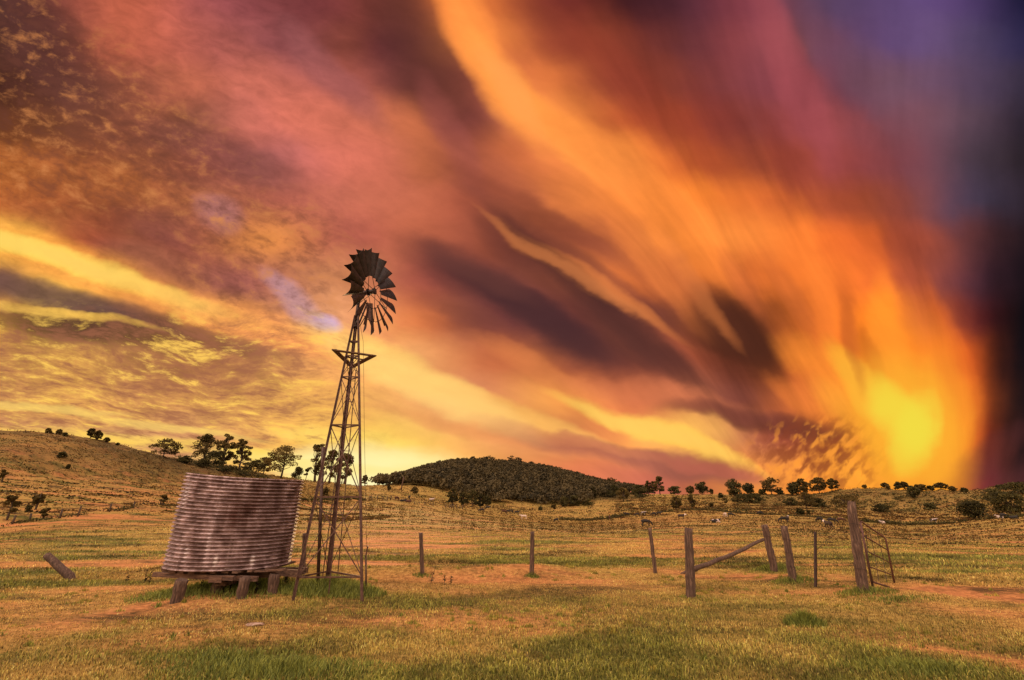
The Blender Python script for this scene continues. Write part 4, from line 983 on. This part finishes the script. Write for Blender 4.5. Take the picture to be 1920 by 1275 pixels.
# ---------------------------------------------------------------- trees
def leaf_quads(C, size, g, flat=.5):
    n = len(C); a = g.normal(size=(n, 3)); a /= np.linalg.norm(a, axis=1)[:, None]
    b = g.normal(size=(n, 3)); b -= a * (a * b).sum(1)[:, None]; b /= np.linalg.norm(b, axis=1)[:, None]
    s = size * g.uniform(.6, 1.3, (n, 1))
    V = np.stack([C + a * s * .5, C + b * s * .35, C - a * s * .5, C - b * s * .35], 1).reshape(-1, 3)
    F = np.arange(n * 4).reshape(-1, 4)
    return V, F
def tree(px, py, hpx, wpx, label, style='gum', cat='tree', group=None, dist=None, nleaf=None, mat=None, seed=None, kind_name=None):
    seed = seed or int(px * 13 + py * 7 + hpx); g = np.random.default_rng(seed); rd = random.Random(seed)
    b = hit(px, py) if dist is None else on(px, dist)
    if b is None:
        az, el = azel(px, 930); i = np.interp(az, RD[0], RD[1]); b = on(px, float(i) * .985)
    d = math.hypot(b.x, b.y)
    top = at(px, py - hpx, b.y); bot = at(px, py, b.y); H = max(top.z - bot.z, .5); W = wpx * b.y / FPX * .98; H = H * (.8 if style == 'bush' and hpx > 12 else 1.0)
    name = kind_name or {'gum': 'gum_tree', 'round': 'round_tree', 'bush': 'bush', 'sap': 'sapling', 'thin': 'gum_tree'}[style]
    root = empty(name, b); tag(root, label, cat, group)
    # crown layout
    if style in ('gum',): nc, lo, csz = 36, .20, .15
    elif style == 'thin': nc, lo, csz = 32, .20, .145
    elif style == 'round': nc, lo, csz = 46, .14, .185
    elif style == 'sap': nc, lo, csz = 9, .35, .2
    else: nc, lo, csz = 24, .0, .24
    cl = []
    for k in range(nc):
        t = g.uniform(0, 1); zz = H * (lo + (.97 - lo) * t ** .85)
        prof = {'gum': math.sin(math.pi * min(1, .18 + .80 * t)) ** .7, 'thin': math.sin(math.pi * min(1, .2 + .75 * t)) ** .8, 'round': math.sqrt(max(0.05, 1 - (2 * t * .93 - .86) ** 2)), 'sap': .9 - .3 * t, 'bush': math.sqrt(max(.05, 1 - t * t * .9))}[style]
        a = g.uniform(0, 2 * math.pi); r = W / 2 * prof * math.sqrt(g.uniform(.1, 1)) * .88
        cl.append(np.array([r * math.cos(a), r * math.sin(a), zz]))
    m = MB(); br = max(.07, H * .028) if style != 'bush' else H * .03
    fork = H * (lo + .12) if style != 'bush' else H * .2
    bend = Vector((rd.uniform(-.06, .06) * H, 0, 0))
    m.tube([Vector((0, 0, -.3)), bend * .4 + Vector((0, 0, fork * .5)), bend + Vector((0, 0, fork)), bend * 1.2 + Vector((0, 0, H * .82))], [br * 1.25, br, br * .75, br * .2], 7)
    for c in cl:
        z0 = min(c[2] * .6, H * .7); s0 = bend + Vector((0, 0, max(z0, fork * .55))); e0 = Vector(c)
        mid = s0.lerp(e0, .5) + Vector((rd.uniform(-.04, .04) * H, rd.uniform(-.04, .04) * H, -.02 * H))
        m.tube([s0, mid, e0], [br * .42, br * .28, br * .1], 5, False)
    m.build('trunk', MBARK, root, True)
    per = (nleaf or int(np.clip(hpx * 50, 240, 3000))) // nc
    Cs = []; Ts = []
    for c in cl:
        s = np.array([W * csz * g.uniform(.6, 1.15), W * csz * g.uniform(.6, 1.15), min(H, W) * csz * g.uniform(.45, .8)])
        q = g.normal(size=(per, 3)); q /= np.linalg.norm(q, axis=1)[:, None]; q *= g.uniform(.25, 1, (per, 1)) ** .5
        Cs.append(c + q * s); Ts.append(np.full(per, g.uniform(.0, 1)) * .7 + g.uniform(0, .3, per))
    Cs = np.concatenate(Cs); Ts = np.concatenate(Ts); Cs[:, 2] = np.maximum(Cs[:, 2], .05)
    size = max(.10, d / FPX * 2.3) * (1.0 if style != 'round' else 1.1)
    V, F = leaf_quads(Cs, size, g)
    me = mesh_np('crown', V, F, colors=np.repeat(Ts, 4)[:, None] * np.ones(3))
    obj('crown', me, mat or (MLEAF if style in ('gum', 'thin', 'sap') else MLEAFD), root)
    return root
GL = 'trees along the crest of the left hill'; GS = 'small trees on the left hillside'; GR = 'trees along the right skyline'; GM = 'trees and bushes on the right slope'; GW = 'trees at the edge of the wooded hill'; GP = 'dark trees before the wooded hill'
T = [
 (50,806,14,12,'small two-tiered tree on the bare crest, leftmost on the left hill','gum',GL),(58,807,6,8,'tiny bush at the foot of the leftmost crest tree','bush',GL),(72,807,13,10,'small leaning tree on the left crest, second from the left edge','gum',GL),
 (168,823,19,14,'dense palm-like tree, left one of the pair on the left crest','gum',GL),(181,826,18,14,'drooping tree, right one of the pair on the left crest','gum',GL),(199,830,9,9,'tiny tree just right of the crest pair on the left hill','gum',GL),(121,818,6,9,'low bush on the left crest left of the pair of trees','bush',GL),(220,835,4,6,'very small shrub where the left crest begins to drop','bush',GL),
 (306,857,33,52,'low wide spreading tree standing alone above the water tank, left of the row','gum',GL),(366,864,54,52,'large dense tree left of the tall gums above the tank','gum',GL),(400,876,36,40,'dark bush tucked between the large dense tree and the tall gum','bush',GL),
 (416,876,62,34,'tall slim gum with stacked crown above the middle of the tank','thin',GL),(447,882,58,36,'tall open gum just right of the stacked slim gum','thin',GL),(470,884,27,40,'low scrubby tree filling the gap below the open gum','bush',GL),(494,888,30,38,'scrubby tree left of the broad tree at the right end of the tank','gum',GL),
 (527,896,58,64,'broad rounded tree standing behind the right top edge of the tank','gum',GL),(556,898,26,22,'round bush right of the broad tree, nearest the windmill','bush',GL),(573,900,20,8,'thin sapling alone between the round bush and the first tall gum','sap',GL),
 (590,903,72,38,'tall thin gum with bare trunk left of the windmill legs','thin',GL),(617,906,62,32,'tall thin gum seen through the windmill tower, left one','thin',GL),(646,907,58,38,'tall thin gum seen through the windmill tower, right one','thin',GL),(683,911,20,12,'small tree at the right windmill leg on the skyline','gum',GL),
 (609,932,17,16,'small green tree on the slope behind the windmill tower','gum',GS),(344,868,16,26,'low dark bush at the left end of the thicket above the tank','bush',GL),(378,876,18,40,'dark bush in the thicket under the large dense tree','bush',GL),(428,888,18,44,'dark bush at the right end of the thicket above the tank','bush',GL),(455,893,12,40,'flat dark bush trailing down the slope above the tank','bush',GL),
 (12,976,46,26,'spindly tree nearest the left edge at the hill foot','sap',GS),(66,956,40,24,'slender tree with tufted crown at the hill foot','sap',GS),(80,974,20,18,'short forked sapling below the slender tufted tree','sap',GS),(3,905,26,14,'bare twiggy sapling at the left edge half way up the hill','sap',GS),(304,948,20,13,'small leaning tree at the hill foot just left of the tank','sap',GS),(52,960,8,12,'low green bush beside the slender tufted tree','bush',GS),(115,858,10,14,'small shrub in the middle of the left hill face','bush',GS),(127,880,7,7,'tiny round shrub low on the left hill face','bush',GS),
 (848,950,33,23,'tallest dark tree before the wooded hill, left end of the group','gum',GP),(868,951,28,18,'second dark tree of the group before the wooded hill','gum',GP),(885,951,32,28,'broad dark tree in the middle of the group before the wooded hill','gum',GP),(900,953,27,20,'dark tree right of the broad one before the wooded hill','gum',GP),(913,952,22,18,'last dark tree at the right of the group before the wooded hill','gum',GP),
 (729,922,12,7,'small lone tree on the slope at the left foot of the wooded hill','gum',GW),(777,928,14,16,'flat-topped small tree left of the group of dark trees','gum',GW),
 (1013,957,7,7,'tiny bush on the pale slope right of the dark trees','bush',GW),(1039,960,15,11,'small upright tree alone on the pale slope under the wooded hill','sap',GW),(1058,951,19,18,'dark rounded tree at the right hem of the wooded hill','round',GW),(1078,949,23,22,'dark cone-like bush at the right hem of the wooded hill','bush',GW),(1101,947,15,24,'low dark bush right of the cone-like one','bush',GW),(1112,935,22,17,'dark tree standing higher behind the low bush','round',GW),
 (1140,932,18,30,'wide dark bush between the wooded hill and the skyline trees','bush',GW),(1153,931,22,14,'narrow dark tree beside the wide dark bush','round',GW),(1170,941,26,26,'tree with bare lower trunk in front of the wide dark bushes','gum',GW),(1200,932,27,36,'large dark bush mass near the skyline gap','bush',GW),
 (1148,907,20,30,'umbrella-shaped tree on the skyline at the right end of the wooded hill','gum',GR),(1181,913,16,34,'low domed tree on the skyline right of the umbrella-shaped one','round',GR),(1217,929,28,13,'narrow ragged tree left of the tall skyline gum','thin',GR),(1227,929,26,15,'ragged tree touching the tall skyline gum','thin',GR),(1238,928,34,22,'tall ragged gum standing on the skyline above the grazing cows','thin',GR),
 (1266,928,16,24,'low square tree on the skyline right of the tall ragged gum','round',GR),(1295,928,17,15,'small tree on the skyline left of the first round tree','gum',GR),(1269,958,26,26,'pale tree with one dark trunk at the far paddock edge','gum',GM),(1298,956,28,16,'slim tree right of the pale tree at the far paddock edge','thin',GM),
 (1319,926,23,27,'first big round tree on the right skyline','round',GR),(1335,924,10,8,'tiny tree at the shoulder of the first round skyline tree','gum',GR),(1377,931,32,29,'tall dense round tree on the right skyline, second round one','round',GR),(1405,927,20,19,'smaller round tree right of the tall dense one','round',GR),(1352,934,9,8,'small dark bush left of the tall dense round tree','bush',GM),
 (1394,942,20,34,'dark bush below the tall dense round tree, left part of the thicket','bush',GM),(1417,943,22,30,'dark bush in the right part of the thicket below the round trees','bush',GM),(1431,925,13,14,'low bush at the left side of the widest skyline tree','bush',GR),(1447,927,30,44,'widest skyline tree with light showing through its crown','gum',GR),(1463,926,9,12,'small bush at the right foot of the widest skyline tree','bush',GR),
 (1491,929,23,23,'round tree between the widest one and the hilltop pair','round',GR),(1508,923,30,25,'left tree of the hilltop trio on the right skyline','gum',GR),(1538,921,29,36,'largest middle tree of the hilltop trio on the right skyline','gum',GR),(1563,918,24,26,'open right tree of the hilltop trio on the right skyline','thin',GR),
 (1482,948,17,28,'low grey bush on the slope under the skyline trees','bush',GM),(1513,954,30,36,'spreading tree with visible trunk in the middle of the right slope','gum',GM),(1538,951,20,22,'dark bush right of the spreading slope tree','bush',GM),(1501,965,15,12,'small dark cone bush at the far creek line','bush',GM),(1518,968,11,6,'tiny sapling right of the cone bush at the creek line','sap',GM),(1586,952,24,52,'wide rounded tree right behind the tall gate post','gum',GM),
 (1335,954,12,7,'thin sapling on the slope below the first round tree','sap',GM),(1360,946,12,10,'small sapling on the slope left of the dark thicket','sap',GM),
 (1625,915,7,8,'tiny lone tree on the bare right hilltop','gum',GR),(1660,915,9,12,'small flat tree on the right crest, left of a pair','gum',GR),(1669,915,9,7,'small slim tree on the right crest, right of a pair','gum',GR),(1686,917,12,13,'bushy small tree on the right crest above the slope tree','bush',GR),(1701,916,16,14,'taller small tree on the right crest left of the slope tree','gum',GR),(1717,936,22,19,'dark tree with trunk standing on the slope just below the right crest','round',GM),(1723,918,12,12,'small tree on the crest behind the dark slope tree','gum',GR),(1733,918,13,18,'flat-crowned small tree on the right crest','gum',GR),(1745,919,7,12,'low bush on the right crest past the flat-crowned tree','bush',GR),(1765,918,12,22,'wispy tree on the right crest with pale trunk','gum',GR),(1790,917,9,13,'small flat tree near the right end of the crest row','gum',GR),(1811,916,7,11,'last low bush of the right crest row','bush',GR),
 (1657,961,19,34,'dark shaggy bush on the right slope behind the gate','bush',GM),(1745,955,11,19,'low dark bush in the middle of the right slope','bush',GM),(1829,974,36,40,'dark dome-shaped tree on a short trunk at the far paddock edge','round',GM),(1897,968,44,54,'darkest big round tree near the right edge','round',GM),(1866,937,22,34,'dark bush high on the slope left of the darkest tree','bush',GM),(1912,927,26,52,'large black bush on the crest at the right edge','bush',GM),(1880,918,8,24,'low black shrub on the right crest near the edge','bush',GM)]
for (px, py, h, w, lab, st, gr) in T:
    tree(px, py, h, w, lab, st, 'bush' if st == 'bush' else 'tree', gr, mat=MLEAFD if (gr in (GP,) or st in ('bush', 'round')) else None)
# crest trees of the wooded hill that stand free against the light
CT = [(740,896,10,12,'lowest of the backlit crest trees at the left end of the wooded hill'),(762,888,13,14,'second backlit crest tree on the left flank of the wooded hill'),(781,880,13,16,'third backlit crest tree on the left flank of the wooded hill'),(800,873,14,20,'fourth backlit crest tree, where the left flank gets flatter'),(822,868,14,26,'wide backlit crest tree left of the summit'),(862,866,11,22,'low crest tree at the left of the summit'),(885,866,15,18,'spiky crest tree on the summit of the wooded hill'),(915,867,17,32,'broadest domed tree on the summit of the wooded hill'),(958,872,20,26,'tree at the light gap right of the summit'),(972,872,20,18,'taller tree right of the light gap on the summit'),(996,875,14,20,'crest tree right of the summit pair'),(1030,882,10,14,'crest tree on the upper right flank'),(1058,889,10,12,'crest tree half way down the right flank'),(1085,899,9,10,'small crest tree low on the right flank')]
for (px, py, h, w, lab) in CT:
    d_ = float(np.interp(azel(px, 900)[0], RD[0], RD[1])) * .99
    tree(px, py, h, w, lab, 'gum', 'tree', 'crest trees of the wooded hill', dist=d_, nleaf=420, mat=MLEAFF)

# ---------------------------------------------------------------- wood on the hill (one mass)
def forest():
    g = np.random.default_rng(17); n = 9000
    px = g.uniform(690, 1235, n); d = np.sqrt(g.uniform(270 ** 2, 505 ** 2, n))
    az = np.array([azel(p, 905)[0] for p in px])
    dD = np.interp(az, RD[0], RD[1]); dC = np.interp(az, RC[0], RC[1])
    x = d * np.sin(az); y = d * np.cos(az); z = height(x, y)
    edge = dC + (fbm(px / 30, d * 0, 5, 3) - .5) * 30 + np.where(px > 1090, (px - 1090) * .9, 0) + np.where(px < 880, (880 - px) * .45, 0)
    k = (d < dD * 1.02) & (d > edge + 4) & ((px > 735) | (d > dD * .8))
    x, y, z, px, d = [q[k] for q in (x, y, z, px, d)]
    o_ = np.argsort(g.random(len(x)))[:4300]; x, y, z, px, d = [q[o_] for q in (x, y, z, px, d)]; N = len(x); per = 64
    H = g.uniform(4.5, 8.5, N); W = g.uniform(2.8, 5.6, N)
    q = g.normal(size=(N, per, 3)); q /= np.linalg.norm(q, axis=2)[:, :, None]; q[:, :, 2] = np.abs(q[:, :, 2]) * 1.0 - .15
    rad = g.uniform(.75, 1.08, (N, per, 1)); q = q * rad
    C = np.stack([x[:, None] + q[:, :, 0] * W[:, None] * .6, y[:, None] + q[:, :, 1] * W[:, None] * .6, z[:, None] + H[:, None] * .45 + q[:, :, 2] * H[:, None] * .52], -1).reshape(-1, 3)
    # leaf cards face roughly outward so crowns shade as domes
    nrm = q.reshape(-1, 3) + g.normal(size=(N * per, 3)) * .45; nrm /= np.linalg.norm(nrm, axis=1)[:, None]
    t = g.normal(size=(N * per, 3)); a = np.cross(nrm, t); a /= np.linalg.norm(a, axis=1)[:, None]; b = np.cross(nrm, a)
    s = g.uniform(.7, 1.3, (N * per, 1)) * .75
    V = np.stack([C + a * s, C + b * s * .7, C - a * s, C - b * s * .7], 1).reshape(-1, 3)
    F = np.arange(len(V)).reshape(-1, 4)
    T_ = np.clip(np.repeat(g.uniform(0, 1, N), per) * .75 + g.uniform(0, .25, N * per), 0, 1)
    me = mesh_np('forest', V, F, colors=np.repeat(T_, 4)[:, None] * np.ones(3))
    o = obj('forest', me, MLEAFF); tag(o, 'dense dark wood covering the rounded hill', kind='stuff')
forest()

def scrub():
    g = np.random.default_rng(23); Cs = []; Ts = []; sz = []
    def line(pts, n, hgt, wid, lsz):
        P = [hit(*p) for p in pts]; P = [p for p in P if p is not None]
        seg = [(P[i + 1] - P[i]).length for i in range(len(P) - 1)]; tot = sum(seg)
        for k in range(n):
            s = g.uniform(0, tot); i = 0
            while i < len(seg) - 1 and s > seg[i]: s -= seg[i]; i += 1
            c = P[i].lerp(P[i + 1], min(1, s / seg[i])); cx = c.x + g.normal() * wid; cy = c.y + g.normal() * wid
            if vnoise(np.array([cx * .35]), np.array([cy * .35]), 3)[0] < .28: continue
            hh = hgt * g.uniform(.3, 1.1); m_ = 14
            q = g.normal(size=(m_, 3)) * np.array([hh * .55, hh * .55, hh * .3]) + np.array([cx, cy, hz(cx, cy) + hh * .4]); Cs.append(q); Ts.append(g.uniform(0, .7) + g.uniform(0, .3, m_)); sz.append(np.full(m_, lsz))
    line([(1036, 973), (1060, 975), (1085, 976), (1110, 976), (1135, 974), (1160, 969), (1180, 966)], 240, 1.3, .7, .5)
    line([(1240, 961), (1275, 958), (1330, 957), (1380, 962), (1430, 965), (1490, 968), (1560, 971), (1610, 975)], 260, .7, .45, .4)
    line([(1620, 979), (1660, 982), (1700, 985), (1740, 984), (1790, 981), (1850, 973), (1919, 969)], 330, 1.1, .8, .45)
    line([(0, 986), (60, 978), (130, 968), (200, 959), (300, 950), (335, 946)], 130, .28, .25, .12)
    line([(560, 938), (600, 938), (650, 937), (690, 938)], 90, .6, .4, .35)
    line([(340, 862), (380, 872), (430, 884), (480, 893), (520, 900)], 160, 1.2, 1.0, .35)
    line([(600, 938), (640, 937), (680, 938)], 60, .7, .4, .35)
    # scattered shrubs over the right-hand slope
    for k in range(420):
        p = hit(g.uniform(1150, 1919), g.uniform(925, 962))
        if p is None or p.length < 185: continue
        hh = g.uniform(.4, 1.3); q = g.normal(size=(12, 3)) * np.array([hh * 1.1, hh * .6, hh * .28]) + np.array([p.x, p.y, p.z + hh * .35]); Cs.append(q); Ts.append(g.uniform(0, .8) + g.uniform(0, .2, 12)); sz.append(np.full(12, .7))
    C = np.concatenate(Cs); T_ = np.concatenate(Ts); S = np.concatenate(sz)
    a = g.normal(size=(len(C), 3)); a /= np.linalg.norm(a, axis=1)[:, None]; b = g.normal(size=(len(C), 3)); b -= a * (a * b).sum(1)[:, None]; b /= np.linalg.norm(b, axis=1)[:, None]; s = S[:, None] * g.uniform(.6, 1.2, (len(C), 1))
    V = np.stack([C + a * s * .5, C + b * s * .4, C - a * s * .5, C - b * s * .4], 1).reshape(-1, 3)
    me = mesh_np('scrub', V, np.arange(len(V)).reshape(-1, 4), colors=np.repeat(T_, 4)[:, None] * np.ones(3))
    o = obj('scrub', me, MLEAFD); tag(o, 'dark low scrub along the creek line and hill feet', kind='stuff')
scrub()

# ---------------------------------------------------------------- cattle
def cow_mesh(pose):
    bm = bmesh.new(); vs_ = {}
    sk = {'hip': (-.75, 0, 1.18, .27, .33), 'loin': (-.3, 0, 1.15, .33, .38), 'belly': (.2, 0, 1.12, .34, .42), 'sh': (.65, 0, 1.18, .26, .38)}
    if pose == 'graze': sk.update(neck=(1.05, 0, .98, .15, .22), poll=(1.32, 0, .62, .12, .16), muz=(1.42, 0, .22, .08, .10))
    elif pose == 'lie': sk.update(neck=(1.02, 0, 1.38, .15, .22), poll=(1.25, 0, 1.62, .13, .15), muz=(1.6, 0, 1.5, .08, .10))
    else: sk.update(neck=(1.05, 0, 1.38, .16, .24), poll=(1.32, 0, 1.58, .13, .16), muz=(1.68, 0, 1.42, .09, .10))
    sk['rump'] = (-.98, 0, 1.15, .16, .22)
    for s, y in (('l', .2), ('r', -.2)):
        if pose == 'lie':
            sk['hk' + s] = (-.55, y * 1.9, .84, .14, .14); sk['hh' + s] = (-.1, y * 2.2, .76, .07, .07); sk['hf' + s] = (.1, y * 2.1, .74, .06, .06)
            sk['fk' + s] = (.85, y * 1.4, .86, .11, .11); sk['fh' + s] = (1.15, y * 1.3, .77, .06, .06); sk['ff' + s] = (.95, y * 1.2, .74, .05, .05)
        else:
            st = .12 if s == 'l' else -.1
            sk['hk' + s] = (-.68, y, .82, .15, .13); sk['hh' + s] = (-.95 + st, y, .48, .07, .06); sk['hf' + s] = (-.85 + st, y, .04, .06, .06)
            sk['fk' + s] = (.62, y * .9, .78, .12, .11); sk['fh' + s] = (.64 + st, y * .9, .42, .065, .06); sk['ff' + s] = (.62 + st, y * .9, .04, .055, .055)
    sk['t1'] = (-1.08, 0, 1.22, .04, .04); sk['t2'] = (-1.13, 0, .8, .03, .03); sk['t3'] = (-1.12, 0, .5, .05, .05)
    if pose == 'lie': sk['t2'] = (-1.2, .1, .95, .03, .03); sk['t3'] = (-1.15, .15, .78, .04, .04)
    p = sk['poll']; sk['el'] = (p[0] - .03, .20, p[2] + .04, .035, .05); sk['er'] = (p[0] - .03, -.20, p[2] + .04, .035, .05)
    E = [('loin', 'hip'), ('loin', 'belly'), ('belly', 'sh'), ('sh', 'neck'), ('neck', 'poll'), ('poll', 'muz'), ('hip', 'rump'), ('rump', 't1'), ('t1', 't2'), ('t2', 't3'), ('poll', 'el'), ('poll', 'er')]
    for s in 'lr': E += [('hip', 'hk' + s), ('hk' + s, 'hh' + s), ('hh' + s, 'hf' + s), ('sh', 'fk' + s), ('fk' + s, 'fh' + s), ('fh' + s, 'ff' + s)]
    names = list(sk); me = bpy.data.meshes.new('cow_' + pose)
    dz = -.70 if pose == 'lie' else 0
    me.from_pydata([(sk[n][0], sk[n][1], sk[n][2] + dz) for n in names], [(names.index(a), names.index(b)) for a, b in E], [])
    o = bpy.data.objects.new('tmp', me); col.objects.link(o); md = o.modifiers.new('s', 'SKIN'); md.use_smooth_shade = True
    for i, n in enumerate(names): me.skin_vertices[0].data[i].radius = (sk[n][3], sk[n][4])
    me.skin_vertices[0].data[names.index('loin')].use_root = True
    sb = o.modifiers.new('u', 'SUBSURF'); sb.levels = 1; sb.render_levels = 1
    dg = bpy.context.evaluated_depsgraph_get(); dg.update(); out = bpy.data.meshes.new_from_object(o.evaluated_get(dg)); bpy.data.objects.remove(o)
    out.name = 'cow_' + pose
    for pl_ in out.polygons: pl_.use_smooth = True
    return out
def cow_mat(name, c1, c2, th, face=False):
    m, nt, b, out = new_mat(name); tc = nt.nodes.new('ShaderNodeTexCoord'); n = nnode(nt, tc.outputs['Object'], 1.5, 1.5, .4)
    c = mixc(nt, c1, c2, ramp(nt, n.outputs[0], [(th, (0, 0, 0)), (th + .02, (1, 1, 1))]))
    if face:
        sx = nt.nodes.new('ShaderNodeSeparateXYZ'); nt.links.new(tc.outputs['Object'], sx.inputs[0]); c = mixc(nt, c, c2, ramp(nt, sx.outputs[0], [(.98, (0, 0, 0)), (1.0, (1, 1, 1))]))
    nt.links.new(c, b.inputs['Base Color']); b.inputs['Roughness'].default_value = .8; return m
CM = {'black': cow_mat('hide_black', (.012, .009, .009), (.012, .009, .009), .9), 'brown': cow_mat('hide_brown', (.07, .025, .014), (.07, .025, .014), .9), 'pied': cow_mat('hide_pied', (.012, .009, .009), (.5, .4, .37), .52), 'face': cow_mat('hide_white_face', (.03, .014, .012), (.8, .7, .68), .9, True), 'white': cow_mat('hide_white', (.5, .4, .36), (.2, .11, .08), .6)}
protos = {}
def cow(px, py, pose, hide, rz, label, sc=1.0):
    key = (pose, hide)
    if key not in protos:
        me = cow_mesh(pose); me.materials.clear(); me.materials.append(CM[hide]); protos[key] = me
    p = hit(px, py) or on(px, 190)
    o = bpy.data.objects.new('cow', protos[key]); col.objects.link(o); o.location = p; o.rotation_euler = (0, 0, rz); o.scale = (sc * .88,) * 3
    tag(o, label, 'cow', 'cattle grazing in the far paddock')
PI = math.pi
for c in [
 (744,939,'graze','brown',1.2,'brown cow at the end of the far fence row right of the windmill'),(755,941,'lie','black',0,'dark cow lying on the slope right of the far fence row'),(766,942,'lie','brown',PI,'brown cow lying beside the dark one right of the far fence row'),
 (767,937,'stand','black',PI/2,'dark cow seen end-on above the two lying ones on the slope'),(809,938,'lie','white',0,'pale animal lying on the slope left of the dark trees'),
 (903,961,'graze','black',PI,'black cow grazing alone just below the dark trees'),(914,956,'stand','black',0,'black cow in the small mob right of the dark trees'),(945,963,'graze','brown',.4,'brown cow at the left of the group under the wooded hill'),(953,963,'stand','black',0,'black cow second in the group under the wooded hill'),(961,963,'graze','black',1.3,'black cow seen end-on in the group under the wooded hill'),(969,965,'stand','black',0,'largest black cow at the right of the group under the wooded hill'),
 (982,974,'stand','white',PI,'white cow on the far paddock left of the creek scrub'),(1043,980,'graze','black',2.2,'black cow just below the left end of the dark creek scrub'),(1143,975,'stand','brown',1.4,'small brown calf below the creek scrub'),
 (1175,968,'stand','black',PI,'dark cow standing against the end of the creek scrub'),(1195,969,'graze','black',PI,'black cow grazing left of the black and white one'),(1206,966,'stand','pied',0,'black and white cow walking among the two pairs of dark cows'),(1226,968,'graze','black',PI,'small dark cow grazing in the right pair'),(1236,967,'stand','black',0,'large black cow standing in the right pair'),
 (1212,987,'graze','black',0,'dark cow grazing right above the slim leaning fence post'),(1278,974,'stand','face',0,'brown and white calf below the pale tree'),
 (1342,980,'lie','pied',0,'black and white cow lying in the middle of the far paddock'),(1360,970,'graze','white',PI/2,'white-fronted cow facing the camera'),(1371,970,'graze','black',0,'black cow grazing right of the white-fronted one'),(1426,967,'graze','black',0,'black cow grazing above the leaning rail post'),
 (1470,980,'graze','black',PI,'black cow grazing above the second leaning post'),(1478,979,'stand','face',.9,'white-faced cow right of the black one above the second leaning post'),
 (1538,980,'graze','black',1.8,'black cow above the thin steel picket'),(1561,982,'graze','black',-.5,'black cow grazing between picket and gate post'),(1578,980,'graze','brown',0,'dark brown cow nearest the gate post'),(1555,992,'stand','face',PI/2,'brown cow with white front nearest the camera, left of the gate post'),
 (1655,982,'lie','white',PI/2,'round white cow seen above the gate'),(1752,982,'stand','pied',0,'black and white cow at the creek scrub right of the gate'),(1876,972,'lie','white',PI,'white cow near the dark dome-shaped tree'),(1884,973,'graze','black',0,'black cow beside the white one near the right edge'),(1901,973,'lie','black',0,'black cow lying under the darkest tree at the right edge')]:
    cow(*c)
